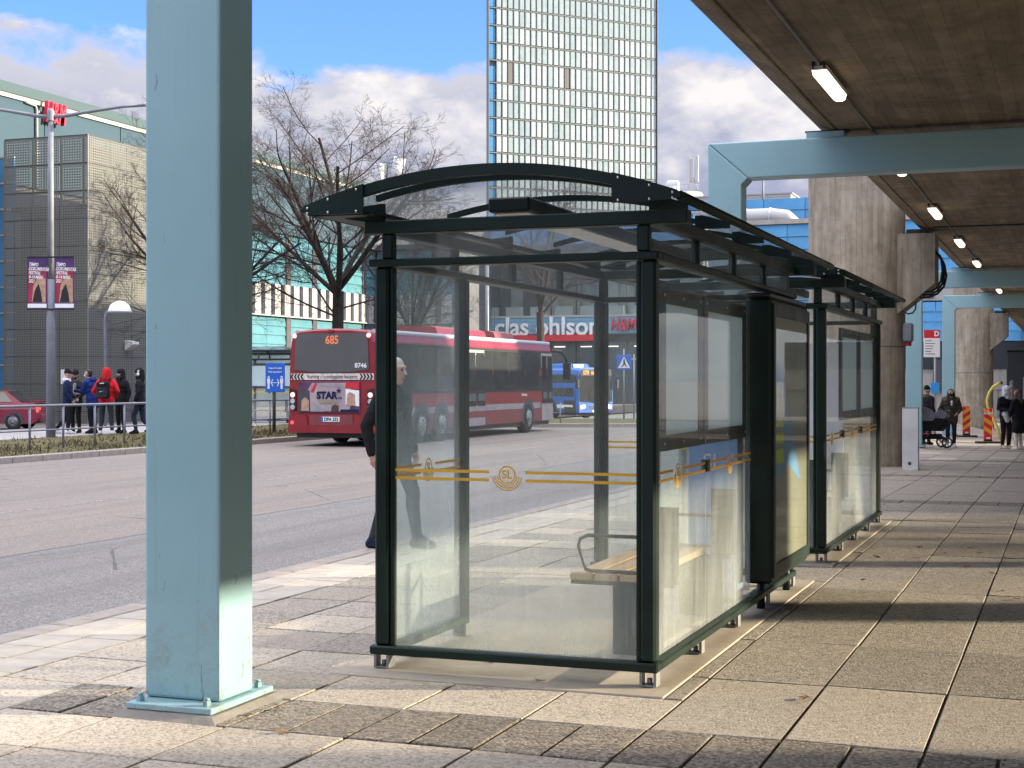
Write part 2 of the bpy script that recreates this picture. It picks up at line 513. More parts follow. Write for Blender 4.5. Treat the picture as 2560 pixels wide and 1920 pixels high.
h = t.math('ADD', t.math('ADD', a, t.math('MULTIPLY', wnz.outputs['Value'], 0.8)), t.math('MULTIPLY', line, -0.8))
t.done(t.bsdf(col, 0.9, 0, t.bump(h, 0.5, 0.012), 0.2))

t = NT('column_concrete')
vo = t.coords()
s_ = t.n('ShaderNodeSeparateXYZ')
t.l(vo, s_.inputs[0])
ang = t.math('MULTIPLY', t.math('ARCTAN2', s_.outputs[1], s_.outputs[0]), 9.0)
bi = t.math('FLOOR', ang)
fr_ = t.math('FRACT', ang)
wnz = t.n('ShaderNodeTexWhiteNoise', noise_dimensions='2D')
cmb = t.n('ShaderNodeCombineXYZ')
t.l(bi, cmb.inputs[0])
t.l(t.math('FLOOR', t.math('ADD', t.math('MULTIPLY', s_.outputs[2], 0.55), t.math('MULTIPLY', bi, 0.41))), cmb.inputs[1])
t.l(cmb.outputs[0], wnz.inputs['Vector'])
line = t.math('LESS_THAN', fr_, 0.10)
a = t.noise(t.coords(scale=(1, 1, 0.12)), 7.0, 8, 0.7)
b = t.noise(vo, 2.6, 8, 0.72)
col = t.ramp(a, [(0.25, (0.17, 0.14, 0.10)), (0.5, (0.36, 0.305, 0.225)), (0.8, (0.50, 0.44, 0.34))])
col = t.mix(t.rng(b, 0.42, 0.68, 0, 0.65), col, (0.17, 0.14, 0.10))
col = t.mix(t.math('MULTIPLY', wnz.outputs['Value'], 0.25), col, (0.16, 0.13, 0.10))
col = t.mix(t.math('MULTIPLY', t.math('MULTIPLY', line, t.rng(b, .35, .6, 0.1, 1)), 0.35), col, (0.10, 0.085, 0.065))
ring = t.math('LESS_THAN', t.math('ABSOLUTE', t.math('SUBTRACT', s_.outputs[2], 2.38)), 0.012)
col = t.mix(t.math('MULTIPLY', ring, 0.7), col, (0.06, 0.05, 0.04))
h = t.math('ADD', t.math('ADD', a, t.math('MULTIPLY', wnz.outputs['Value'], 0.7)), t.math('MULTIPLY', line, -0.8))
t.done(t.bsdf(col, 0.9, 0, t.bump(h, 0.6, 0.015), 0.2))

t = NT('bark')
a = t.noise(t.coords(scale=(1, 1, .25)), 9, 6, .7)
t.done(t.bsdf(t.ramp(a, [(.3, (.018, .014, .012)), (.7, (.065, .05, .042))]), .9, 0, t.bump(a, .5, .02), .2))
plain('twig', (0.040, 0.027, 0.023), 0.85, 0, 0.25, 2)

t = NT('grass')
a = t.noise(t.coords(world=True), 1.4, 4)
t.done(t.bsdf(t.ramp(a, [(.3, (.06, .062, .026)), (.5, (.13, .105, .055)), (.7, (.17, .13, .075))]), .85, 0, None, .2))
t = NT('turf')
a = t.noise(t.coords(world=True), 2.2, 7, .7)
t.done(t.bsdf(t.ramp(a, [(.3, (.055, .06, .025)), (.5, (.12, .11, .05)), (.72, (.17, .135, .085))]), .95, 0, t.bump(a, .8, .05), .1))

t = NT('bench_wood')
a = t.noise(t.coords(scale=(6, .5, 6)), 6, 6, .6, .6)
t.done(t.bsdf(t.ramp(a, [(.3, (.46, .29, .13)), (.7, (.60, .42, .22))]), .55, 0, t.bump(a, .15, .004), .4))

# square-punched sheet metal
t = NT('perforated')
tc_ = t.n('ShaderNodeTexCoord')
s_ = t.n('ShaderNodeSeparateXYZ')
t.l(tc_.outputs['UV'], s_.inputs[0])
def hole(ax, cnt):
    f = t.math('FRACT', t.math('MULTIPLY', s_.outputs[ax], cnt))
    return t.math('LESS_THAN', t.math('ABSOLUTE', t.math('SUBTRACT', f, 0.5)), 0.24)
def inside(ax):
    return t.math('LESS_THAN', t.math('ABSOLUTE', t.math('SUBTRACT', s_.outputs[ax], 0.5)), 0.465)
hol = t.math('MULTIPLY', t.math('MULTIPLY', hole(0, 11), hole(1, 10)), t.math('MULTIPLY', inside(0), inside(1)))
pb = t.bsdf((0.165, 0.168, 0.148), 0.6, 0.0, None, 0.2)
tr = t.n('ShaderNodeBsdfTransparent')
ms = t.n('ShaderNodeMixShader')
t.l(hol, ms.inputs[0])
t.l(pb, ms.inputs[1])
t.l(tr.outputs[0], ms.inputs[2])
t.done(ms.outputs[0])

# glossy teal cladding cassette
t = NT('teal_cassette')
oi = t.n('ShaderNodeObjectInfo')
n = t.noise(t.coords(world=True), 0.8, 3)
col = t.ramp(n, [(.3, (.075, .22, .255)), (.7, (.12, .29, .32))])
t.done(t.bsdf(col, .32, .25, None, .6))
t = NT('tower_panel')
n = t.noise(t.coords(world=True), 0.9, 5, .7)
oi = t.n('ShaderNodeObjectInfo')
col = t.ramp(t.math('ADD', t.math('MULTIPLY', n, .6), t.math('MULTIPLY', oi.outputs['Random'], .4)), [(.2, (.20, .27, .28)), (.5, (.32, .385, .385)), (.8, (.41, .46, .445))])
t.done(t.bsdf(col, .35, 0, None, .5))
plain('tower_frame', (0.14, 0.15, 0.155), 0.5, 0.2, 0.1, 0.2)
plain('tower_recess', (0.15, 0.185, 0.195), 0.3, 0, 0.2, 0.3)
plain('tower_blue', (0.08, 0.24, 0.42), 0.15, 0, 0.3, 0.15, spec=0.8)
plain('tower_dark', (0.12, 0.115, 0.10), 0.6)
plain('lamp_lit', (0.9, 0.88, 0.8), 0.5, emit=(1, .87, .62), es=0.8)
plain('lamp_white', (0.75, 0.75, 0.72), 0.45)

# ------------------------------------------------------------------ mesh helpers
class MB:
    def __init__(self, o=(0, 0, 0)):
        self.o = Vector(o)
        self.v, self.f, self.mi, self.uv = [], [], [], {}
        self.cur = 0
        self.smooth = set()
    def add(self, verts, faces, smooth=False):
        b = len(self.v)
        self.v += [tuple(Vector(p) - self.o) for p in verts]
        for f in faces:
            if smooth:
                self.smooth.add(len(self.f))
            self.f.append(tuple(b + i for i in f))
            self.mi.append(self.cur)
        return self
    def box(self, x0, x1, y0, y1, z0, z1):
        P = [(x0, y0, z0), (x1, y0, z0), (x1, y1, z0), (x0, y1, z0), (x0, y0, z1), (x1, y0, z1), (x1, y1, z1), (x0, y1, z1)]
        return self.add(P, [(0, 3, 2, 1), (4, 5, 6, 7), (0, 1, 5, 4), (1, 2, 6, 5), (2, 3, 7, 6), (3, 0, 4, 7)])
    def cbox(self, x0, x1, y0, y1, z0, z1, c):
        """box with all edges chamfered by c"""
        xs, ys, zs = (x0, x1), (y0, y1), (z0, z1)
        V, idx = [], {}
        for i in (0, 1):
            for j in (0, 1):
                for k in (0, 1):
                    sx, sy, sz = 1 - 2 * i, 1 - 2 * j, 1 - 2 * k
                    for a in range(3):
                        p = [xs[i] + sx * c, ys[j] + sy * c, zs[k] + sz * c]
                        p[a] = (xs[i], ys[j], zs[k])[a]
                        idx[(i, j, k, a)] = len(V)
                        V.append(p)
        Fc = []
        g = idx.get
        for s in (0, 1):
            q = [g((s, 0, 0, 0)), g((s, 1, 0, 0)), g((s, 1, 1, 0)), g((s, 0, 1, 0))]
            Fc.append(q if s else q[::-1])
            q = [g((0, s, 0, 1)), g((0, s, 1, 1)), g((1, s, 1, 1)), g((1, s, 0, 1))]
            Fc.append(q if s else q[::-1])
            q = [g((0, 0, s, 2)), g((1, 0, s, 2)), g((1, 1, s, 2)), g((0, 1, s, 2))]
            Fc.append(q if s else q[::-1])
        for a in (0, 1):
            for b in (0, 1):
                Fc.append([g((a, b, 0, 0)), g((a, b, 0, 1)), g((a, b, 1, 1)), g((a, b, 1, 0))])
                Fc.append([g((a, 0, b, 0)), g((a, 0, b, 2)), g((a, 1, b, 2)), g((a, 1, b, 0))])
                Fc.append([g((0, a, b, 1)), g((0, a, b, 2)), g((1, a, b, 2)), g((1, a, b, 1))])
        for i in (0, 1):
            for j in (0, 1):
                for k in (0, 1):
                    Fc.append([g((i, j, k, a)) for a in range(3)])
        return self.add(V, Fc)
    def tube(self, pts, r, n=8, caps=True, smooth=True):
        pts = [Vector(p) for p in pts]
        rs = r if isinstance(r, (list, tuple)) else [r] * len(pts)
        V, Fc = [], []
        up = None
        for i, p in enumerate(pts):
            d = (pts[min(i + 1, len(pts) - 1)] - pts[max(i - 1, 0)])
            d = d.normalized() if d.length > 1e-9 else Vector((0, 0, 1))
            if up is None:
                up = Vector((0, 0, 1)) if abs(d.z) < 0.9 else Vector((0, 1, 0))
            a = d.cross(up)
            a = a.normalized() if a.length > 1e-6 else d.orthogonal().normalized()
            b = a.cross(d).normalized()
            up = b
            for k in range(n):
                th_ = 2 * math.pi * k / n
                V.append(p + a * (rs[i] * math.cos(th_)) + b * (rs[i] * math.sin(th_)))
        for i in range(len(pts) - 1):
            for k in range(n):
                Fc.append((i * n + k, i * n + (k + 1) % n, (i + 1) * n + (k + 1) % n, (i + 1) * n + k))
        self.add(V, Fc, smooth)
        if caps:
            b0 = len(self.v) - len(V)
            for base, rev in ((b0, True), (b0 + (len(pts) - 1) * n, False)):
                q = [base + k for k in range(n)]
                self.f.append(tuple(q[::-1] if rev else q))
                self.mi.append(self.cur)
        return self
    def cyl(self, p0, p1, r, n=16, r1=None, smooth=True):
        return self.tube([p0, p1], [r, r if r1 is None else r1], n, True, smooth)
    def prism(self, poly, axis, a0, a1):
        """polygon in the plane across `axis` pushed from a0 to a1"""
        def mk(u, w, a):
            return {'x': (a, u, w), 'y': (u, a, w), 'z': (u, w, a)}[axis]
        n = len(poly)
        V = [mk(u, w, a0) for u, w in poly] + [mk(u, w, a1) for u, w in poly]
        Fc = [tuple(range(n)), tuple(range(2 * n - 1, n - 1, -1))]
        Fc += [(i, n + i, n + (i + 1) % n, (i + 1) % n) for i in range(n)]
        return self.add(V, Fc)
    def lathe(self, prof, c=(0, 0, 0), n=24):
        V, Fc = [], []
        for r, z in prof:
            for k in range(n):
                a = 2 * math.pi * k / n
                V.append((c[0] + r * math.cos(a), c[1] + r * math.sin(a), c[2] + z))
        for i in range(len(prof) - 1):
            for k in range(n):
                Fc.append((i * n + k, i * n + (k + 1) % n, (i + 1) * n + (k + 1) % n, (i + 1) * n + k))
        return self.add(V, Fc, True)
    def ball(self, c, r, n=12, m=8, s=(1, 1, 1)):
        pr = [(r * math.sin(math.pi * i / m) + 1e-5, -r * math.cos(math.pi * i / m)) for i in range(m + 1)]
        V, Fc = [], []
        for rr, z in pr:
            for k in range(n):
                a = 2 * math.pi * k / n
                V.append((c[0] + s[0] * rr * math.cos(a), c[1] + s[1] * rr * math.sin(a), c[2] + s[2] * z))
        for i in range(m):
            for k in range(n):
                Fc.append((i * n + k, i * n + (k + 1) % n, (i + 1) * n + (k + 1) % n, (i + 1) * n + k))
        return self.add(V, Fc, True)
    def mesh(self, name, mats):
        me = bpy.data.meshes.new(name)
        me.from_pydata(self.v, [], self.f)
        for m in (mats if isinstance(mats, (list, tuple)) else [mats]):
            me.materials.append(MATS[m] if isinstance(m, str) else m)
        if any(self.mi):
            me.polygons.foreach_set('material_index', self.mi)
        if self.smooth:
            sm = [i in self.smooth for i in range(len(self.f))]
            me.polygons.foreach_set('use_smooth', sm)
        me.update()
        bm = bmesh.new()
        bm.from_mesh(me)
        bmesh.ops.recalc_face_normals(bm, faces=bm.faces)
        bm.to_mesh(me)
        bm.free()
        return me
    def build(self, name, mats, parent=None, loc=None):
        return obj(name, self.mesh(name, mats), parent, loc)

def obj(name, me, parent=None, loc=None, rot=None):
    o = bpy.data.objects.new(name, me)
    COL.objects.link(o)
    o.parent = parent
    if loc is not None:
        o.location = loc
    if rot is not None:
        o.rotation_euler = rot
    return o
def tag(o, label, cat=None, group=None, kind=None):
    o['label'] = label
    if cat:
        o['category'] = cat
    if group:
        o['group'] = group
    if kind:
        o['kind'] = kind
    return o
def thing(name, label, cat, loc=(0, 0, 0), rz=0.0, group=None):
    o = bpy.data.objects.new(name, None)
    COL.objects.link(o)
    o.empty_display_size = 0.2
    o.location = loc
    o.rotation_euler = (0, 0, rz)
    return tag(o, label, cat, group)
def structure(name, mb, mats, label, cat='ground'):
    return tag(mb.build(name, mats), label, cat, None, 'structure')
def copy_tree(o, parent=None):
    c = o.copy()
    COL.objects.link(c)
    c.parent = parent
    for ch in list(o.children):
        copy_tree(ch, c)
    return c
def text(s, size, mat, parent, loc, rot=(R(90), 0, 0), name='lettering', ext=0.003, align='CENTER', bold=0.0, shear=0.0, sx=1.0, space=1.0):
    cu = bpy.data.curves.new('t', 'FONT')
    cu.body = s
    cu.size = size
    cu.extrude = ext
    cu.offset = bold
    cu.shear = shear
    cu.space_character = space
    cu.align_x = align
    cu.align_y = 'CENTER'
    cu.resolution_u = 3
    to = bpy.data.objects.new('t', cu)
    COL.objects.link(to)
    bpy.context.view_layer.update()
    me = bpy.data.meshes.new_from_object(to)
    bpy.data.objects.remove(to)
    me.name = name
    me.materials.clear()
    me.materials.append(MATS[mat])
    o = obj(name, me, parent, loc, rot)
    o.scale = (sx, 1, 1)
    return o
def sm(a, b, x):
    x = max(0.0, min(1.0, (x - a) / (b - a)))
    return x * x * (3 - 2 * x)
def gz(x, y):
    """the walkway falls away gently towards its far end"""
    return -0.011 * max(0.0, y - 20) * sm(-6.3, -3.3, x)

# ------------------------------------------------------------------ ground, roads, paving
structure('ground', MB().box(-1500, 1500, -600, 2500, -1.2, -0.78), 'ground', 'bare grey ground sheet reaching the horizon')
structure('road', MB().box(-20.62, -6.32, -30, 62, -0.6, -0.12), 'asphalt', 'worn grey and brown asphalt bus road beside the walkway', 'road')
structure('side_road', MB().box(-75, -30.2, -10, 110, -0.7, -0.18), 'asphalt', 'asphalt side road in front of the perforated block', 'road')
structure('verge', MB().add([(-20.9, -20, .0), (-25.4, -20, .09), (-25.4, 62, .09), (-20.9, 62, .0), (-20.9, -20, -.6), (-25.4, -20, -.6), (-25.4, 62, -.6), (-20.9, 62, -.6)],
          [(0, 3, 2, 1), (0, 1, 5, 4), (1, 2, 6, 5), (2, 3, 7, 6), (3, 0, 4, 7)]), 'turf', 'strip of tired winter turf between kerb and footpath', 'verge')
structure('footpath', MB().box(-30.0, -25.404, -20, 62, -.6, .1), 'footpath', 'pale asphalt footpath behind the railing', 'path')
fk = structure('kerb_far', MB().box(-20.88, -20.64, -20, 62, -.5, -.03), 'joint_dirt', 'grey kerb along the far side of the bus road', 'kerb')
m_ = MB().cbox(-.13, .13, 0, .985, -.2, 0, .012).mesh('kerb_stone', 'kerb_stone')
for i in range(24, 46):
    obj('kerb_stone', m_, fk, (-20.76, i * 1.0, .012))
k2 = structure('kerb_back', MB().box(-30.2, -30.002, -20, 62, -.5, .11), 'kerb_stone', 'kerb between the footpath and the side road', 'kerb')
# traffic island before the far road
isl = MB()
c0, c1, c2, c3_ = at(1150, 55.8), at(1900, 55.8), at(1900, 63), at(1150, 63)
isl.add([(*c0.xy, .0), (*c1.xy, .0), (*c2.xy, .02), (*c3_.xy, .02), (*c0.xy, -.6), (*c1.xy, -.6), (*c2.xy, -.7), (*c3_.xy, -.7)],
        [(0, 1, 2, 3), (0, 4, 5, 1), (1, 5, 6, 2), (2, 6, 7, 3), (3, 7, 4, 0)])
structure('traffic_island', isl, 'turf', 'low grassy traffic island at the end of the bus road', 'island')
kb = MB()
d0, d1 = at(1150, 55.5), at(1900, 55.5)
kb.add([(*d0.xy, .02), (*d1.xy, .02), (*c1.xy, .03), (*c0.xy, .03), (*d0.xy, -.5), (*d1.xy, -.5), (*c1.xy, -.5), (*c0.xy, -.5)],
       [(0, 1, 2, 3), (0, 4, 5, 1), (1, 5, 6, 2), (2, 6, 7, 3), (3, 7, 4, 0)])
structure('kerb_island', kb, 'kerb_stone', 'grey kerb round the grassy traffic island', 'kerb')

t = NT('worn_line')
n = t.noise(t.coords(world=True), 9, 6, .75)
tr = t.n('ShaderNodeBsdfTransparent')
ms = t.n('ShaderNodeMixShader')
t.l(t.math('GREATER_THAN', n, .55), ms.inputs[0])
t.l(tr.outputs[0], ms.inputs[1])
t.l(t.bsdf((.42, .40, .37), .8), ms.inputs[2])
t.done(ms.outputs[0])
wl_ = MB()
for y_ in range(10, 56, 6):
    wl_.box(-13.05, -12.95, y_, y_ + 3, -.118, -.1155)
structure('road_marking', wl_, 'worn_line', 'nearly worn away white lane dashes on the bus road', 'road marking')
# walkway: dirt-filled bed with separate slabs on it
bed = MB()
xs = [-6.32, -5.5, -4.9, -4.3, -3.7, -3.3, 2, 30]
ys = [-30, 20, 26, 34, 44, 56, 70, 90]
V = [(x, y, gz(x, y) - 0.010) for y in ys for x in xs]
nx = len(xs)
Fc = [(j * nx + i, j * nx + i + 1, (j + 1) * nx + i + 1, (j + 1) * nx + i) for j in range(len(ys) - 1) for i in range(nx - 1)]
bed.add(V, Fc)
walk = structure('walkway', bed, 'joint_dirt', 'walkway of exposed aggregate slabs under the bridge deck', 'pavement')

PADS = [(-3.80, -1.93, 7.43, 12.2), (-3.80, -1.93, 13.15, 17.75)]
slab_count = 0
far = {0: MB(), 1: MB(), 2: MB()}
SM = ('slab_light', 'slab_pebble', 'slab_mid')
slab_mesh = {}
def in_view(x, y):
    d = x * VX + y * VY
    if d < 4.5:
        return False
    px = 1280 + F * (x * RX + y * RY) / d
    return -350 < px < 2900 and HY + F * H / d < 2150
def slab(x0, x1, y0, y1, kind):
    global slab_count
    for (a, b, c, d) in PADS:
        if x0 < b - .02 and x1 > a + .02 and y0 < d - .02 and y1 > c + .02:
            if y0 < c - .04:
                slab(x0, x1, y0, c, kind)
            if y1 > d + .04:
                slab(x0, x1, d, y1, kind)
            ya, yb = max(y0, c), min(y1, d)
            if x0 < a - .04:
                slab(x0, a, ya, yb, kind)
            if x1 > b + .04:
                slab(b, x1, ya, yb, kind)
            return
    cx, cy_ = (x0 + x1) / 2, (y0 + y1) / 2
    seen = in_view(cx, cy_) or in_view(x0, y1) or in_view(x1, y1)
    g = 0.0045 + random.random() * .004
    dz = random.uniform(-.003, .003)
    w, l = x1 - x0 - 2 * g, y1 - y0 - 2 * g
    if seen and y1 < 20 and slab_count < 260:
        key = (round(w, 2), round(l, 2), kind)
        if key not in slab_mesh:
            slab_mesh[key] = MB().cbox(-w / 2, w / 2, -l / 2, l / 2, -.05, 0, .0035).mesh('slab', SM[kind])
        obj('slab', slab_mesh[key], walk, (cx, cy_, dz), (random.gauss(0, .0025), random.gauss(0, .0045), random.gauss(0, .0012)))
        slab_count += 1
    else:
        z = [gz(x0, y0), gz(x1, y0), gz(x1, y1), gz(x0, y1)]
        P = [(x0 + g, y0 + g), (x1 - g, y0 + g), (x1 - g, y1 - g), (x0 + g, y1 - g)]
        far[kind].add([(*p, zz + dz) for p, zz in zip(P, z)] + [(*p, zz - .05) for p, zz in zip(P, z)],
                      [(0, 1, 2, 3), (0, 4, 5, 1), (1, 5, 6, 2), (2, 6, 7, 3), (3, 7, 4, 0)])
PITCH = 0.6145
cols = [-5.43, -4.90] + [-4.90 + PITCH * (i + 1) for i in range(24)]
rows = [-9.7, -8.43, -7.16, -5.89, -4.62, -3.35, -2.08, -.81, .46, 1.73, 3.0, 4.25, 4.87, 5.50, 6.13, 6.76, 8.03, 9.30, 10.57, 11.84, 13.11, 14.38, 15.65, 16.62, 17.22, 17.85]
while rows[-1] < 84:
    rows.append(rows[-1] + (1.27 if (len(rows) - 10) % 6 else .61))
rnd = random.Random(11)
for j in range(len(rows) - 1):
    y0, y1 = rows[j], rows[j + 1]
    half = (j in (11, 14)) or (y0 > 18 and y1 - y0 < .7)
    strip = abs(y0 - 16.62) < .01
    for i in range(len(cols) - 1):
        x0, x1 = cols[i], cols[i + 1]
        if half and x1 - x0 > .6:
            xm = (x0 + x1) / 2
            slab(x0, xm, y0, y1, 1)
            slab(xm, x1, y0, y1, 1)
        elif strip:
            slab(x0, x1, y0, y1, 0)
        else:
            base = 0 if (j in (10, 12, 13, 15)) else 2
            kind = base if rnd.random() < .85 else rnd.choice((0, 2))
            if y1 - y0 > 1.1 and x0 < -3.9 and rnd.random() < .6:
                ymid = y0 + (y1 - y0) / 2
                slab(x0, x1, y0, ymid, kind)
                slab(x0, x1, ymid, y1, 0 if rnd.random() < .4 else kind)
            else:
                slab(x0, x1, y0, y1, kind)
far[2].box(9.86, 30, -30, 20, -.05, 0).box(-5.43, 9.84, -30, -9.72, -.05, 0)
far[2].add([(9.86, 20.01, 0), (30, 20.01, 0), (30, 84, gz(9, 84)), (9.86, 84, gz(9, 84))], [(0, 1, 2, 3)])
for k in far:
    if far[k].f:
        o = far[k].build('slab_field', SM[k], walk)
        o['kind'] = 'stuff'
# pale kerb-side tiles, two courses
ptm = MB().cbox(-.158, .158, -.178, .178, -.05, 0, .004).mesh('pale_tile', 'pale_tile')
pf = MB()
for j in range(150):
    y = 5.2 + j * .3655
    for x in (-5.597, -5.93):
        if not in_view(x, y):
            continue
        if y < 27:
            obj('pale_tile', ptm, walk, (x + random.uniform(-.003, .003), y, .002 + random.uniform(-.003, .003)))
        else:
            pf.box(x - .158, x + .158, y - .178, y + .178, -.05, .002)
o = pf.build('pale_tile_field', 'pale_tile', walk)
o['kind'] = 'stuff'
nk = structure('kerb_near', MB().box(-6.33, -6.10, -20, 62, -.5, -.03), 'joint_dirt', 'ribbed granite kerb at the edge of the walkway', 'kerb')
km = MB().cbox(-.112, .112, 0, .99, -.2, 0, .016).mesh('kerb_stone', 'kerb_stone')
for i in range(5, 45):
    obj('kerb_stone', km, nk, (-6.215, i * 1.0 + .3, .004))
for (a, b, c, d) in PADS:
    structure('concrete_pad', MB().cbox(a, b, c, d, -.08, .007, .006), 'pad_concrete',
              'smooth concrete pad under the bus shelter with the advertising case' if c < 10 else 'smooth concrete pad under the second bus shelter', 'pad')

# ------------------------------------------------------------------ bridge deck, portal frames, columns
DZ = 4.635
deck = thing('bridge_deck', 'broad brown concrete bridge deck roofing the walkway', 'bridge', (-2.96, 0, DZ))
dk = MB((-2.96, 0, DZ))
dk.prism([(-2.96, DZ + .10), (-2.72, DZ), (-2.70, DZ), (-2.695, DZ + .018), (-2.665, DZ + .018), (-2.66, DZ), (12.5, DZ), (12.5, 5.40), (-2.96, 5.40)], 'y', -14, 120)
dk.build('soffit', 'deck_concrete', deck)
cd = MB((-2.96, 0, DZ))
cd.tube([(-2.27, -10, DZ - .02), (-2.27, 118, DZ - .02)], .014, 6)
cd.build('conduit', 'pole_grey', deck)
cd = MB((-2.96, 0, DZ))
cd.box(-2.6, 12.4, 19.5, 19.54, DZ - .008, DZ - .001)
cd.box(-2.6, 12.4, 31.0, 31.08, DZ - .03, DZ - .001)
cd.box(-2.6, 12.4, 43.0, 43.06, DZ - .008, DZ - .001)
cd.build('expansion_joint', 'black', deck)
# tube lamps
def make_lamp():
    t = thing('strip_lamp', 'lit tube lamp under the concrete bridge deck', 'lamp', (-2.27, 0, DZ), 0, 'tube lamps along the deck')
    MB().box(-.075, .075, -.70, .70, -.075, -.035).build('housing', 'lamp_white', t)
    b = MB()
    b.prism([(-.07, -.076), (.07, -.076), (.058, -.125), (.03, -.14), (-.03, -.14), (-.058, -.125)], 'y', -.68, .68)
    b.build('diffuser', 'lamp_lit', t)
    b = MB()
    b.box(-.06, -.045, -.74, -.66, -.075, 0)
    b.box(.045, .06, -.74, -.66, -.075, 0)
    b.box(-.06, .06, .64, .66, -.035, 0)
    b.build('bracket', 'black_metal', t)
    return t
lamp0 = make_lamp()
LAB = {0: 'lit tube lamp on the deck over the gap between the two shelters'}
for k in range(0, 8):
    o = lamp0 if k == 0 else copy_tree(lamp0)
    o.location = (-2.27, 15.3 + 6.18 * k, DZ)
    if k == 0:
        o['label'] = LAB[0]
    else:
        o['label'] = ('', 'lit tube lamp tucked close behind the blue crossbeam over the second shelter', 'lit tube lamp between that crossbeam and the corbelled column',
                      'lit tube lamp just past the corbel with hanging cables', 'lit tube lamp before the crossbeam beyond the thick column')[k] if k < 5 else 'lit tube lamp on the deck far beyond the thick column'

def portal(y, label, near=False):
    t = thing('portal_frame', label, 'steel frame', (-4.04, y, gz(-4.2, y)), 0, 'blue steel portal frames')
    zb = gz(-4.2, y)
    def soft(o):
        bv = o.modifiers.new('soft_edge', 'BEVEL')
        bv.width, bv.segments, bv.limit_method, bv.angle_limit = .016, 2, 'ANGLE', R(50)
        return o
    p = MB()
    p.prism([(-.21, .058), (.21, .058), (.21, 4.01 - zb), (.29, 4.09 - zb), (-.21, 4.54 - zb)], 'y', 0, .32)
    soft(p.build('post', 'blue_paint', t))
    b = MB()
    b.prism([(.292, 4.09 - zb), (17.0, 4.09 - zb), (17.0, 4.54 - zb), (-.206, 4.54 - zb)], 'y', 0, .32)
    soft(b.build('crossbeam', 'blue_paint', t))
    p = MB()
    p.cbox(17.0 - .44, 17.0, 0, .32, .058, 4.085 - zb, .018)
    p.build('post', 'blue_paint', t)
    w = MB()
    w.box(1.0, 1.45, .03, .32, 4.543 - zb, DZ - .02 - zb)
    w.build('bearing_pad', 'blue_paint', t)
    w = MB()
    w.box(.98, 1.47, .05, .30, DZ - .018 - zb, DZ - .002 - zb)
    w.build('bearing_shim', 'black', t)
    if near:
        q = MB().cbox(-.225, .245, -.135, .46, .026, .056, .004)
        pl = q.build('base_plate', 'blue_paint', t)
        for (x, yy) in ((-.18, -.08), (.19, -.08), (.19, .40), (-.18, .40)):
            MB().tube([(x, yy, .0565), (x, yy, .082)], .021, 6, True, False).build('bolt', 'blue_paint', pl)
            MB().cyl((x, yy, .083), (x, yy, .094), .013, 8).build('bolt', 'blue_paint', pl)
        g = MB()
        rr = random.Random(3)
        n = 40
        top, bot = [], []
        for i in range(n):
            a = i / n * 4
            s, f = int(a), a - int(a)
            cs = [(-.24, -.15), (.26, -.15), (.26, .475), (-.24, .475)]
            x0, y0 = cs[s]
            x1, y1 = cs[(s + 1) % 4]
            bx, by = x0 + (x1 - x0) * f, y0 + (y1 - y0) * f
            e = 1.22 + rr.uniform(-.025, .025)
            top.append((bx, by, .0255 + rr.uniform(-.004, 0)))
            bot.append((bx * e, .16 + (by - .16) * e, -.002))
        g.add(top + bot, [tuple(range(n))] + [(i, n + i, n + (i + 1) % n, (i + 1) % n) for i in range(n)])
        g.build('grout_bed', 'grout', t)
    else:
        MB().box(-.27, .27, -.12, .44, 0, .055).build('base_plate', 'blue_paint', t)
    return t
portal(6.34, 'pale blue steel post bolted to a grout bed on the paving', True)
portal(18.55, 'pale blue steel frame whose crossbeam passes above the second shelter')
portal(42.4, 'pale blue steel frame standing just beyond the corbelled concrete column')
portal(54.6, 'pale blue steel frame in front of the plain far concrete column')

def column(x, y, r, label, corbel=True):
    zb = gz(x, y)
    t = thing('concrete_column', label, 'column', (x, y, zb), 0, 'concrete bridge columns')
    top = 6.3 - zb
    m = MB()
    m.lathe([(r + .02, -.05), (r + .02, .14), (r, .16), (r, top)], (0, 0, 0), 48)
    m.build('shaft', 'column_concrete', t)
    if corbel:
        c = MB()
        zt = DZ - .10 - zb
        xr = r + .62
        c.prism([(r * .55, zt), (xr, zt), (xr, zt - 1.0), (r * .7, zt - 1.75)], 'y', -.45, .45)
        c.build('corbel', 'column_concrete', t)
        MB().box(r + .05, xr - .1, -.3, .3, zt + .001, DZ - zb - .002).build('bearing', 'black', t)
    return t
c1_ = column(-4.16, 31.7, .97, 'thick board-marked concrete column with hanging cables under its corbel')
column(-4.13, 70, .86, 'plain concrete column behind the two striped road barriers')
column(10.9, 31.7, .97, 'board-marked concrete column on the far side of the deck')
# cable loops and a box on the near column
t = thing('cable_loop', 'loops of black cable hanging from the corbel of the thick column', 'cable', (-2.55, 31.2, 3.9))
for q, (sx_, sy_) in enumerate(((1, 0), (.82, -6), (.66, -13))):
    pts = []
    for px_, py_ in ((2338, 628), (2350, 640), (2361, 662), (2366, 690), (2360, 716), (2344, 734), (2322, 743), (2302, 744), (2288, 738)):
        p_ = at(2338 + (px_ - 2338) * sx_, 30.5 - .08 * q)
        pts.append((p_.x + 2.55, p_.y - 31.2, H + (HY - (py_ + sy_ * (py_ > 640))) / F * 30.5 - 3.9))
    MB().tube(pts, .024, 6).build('cable', 'rubber', t)
pts = []
for px_, py_ in ((2290, 755), (2289, 772), (2282, 782), (2270, 785), (2262, 780)):
    p_ = at(px_, 30.4)
    pts.append((p_.x + 2.55, p_.y - 31.2, H + (HY - py_) / F * 30.4 - 3.9))
MB().tube(pts, .016, 6).build('cable', 'rubber', t)
t = thing('alarm_bell', 'small grey siren box fixed to the side of the thick column', 'siren', (-3.17, 31.35, 2.55))
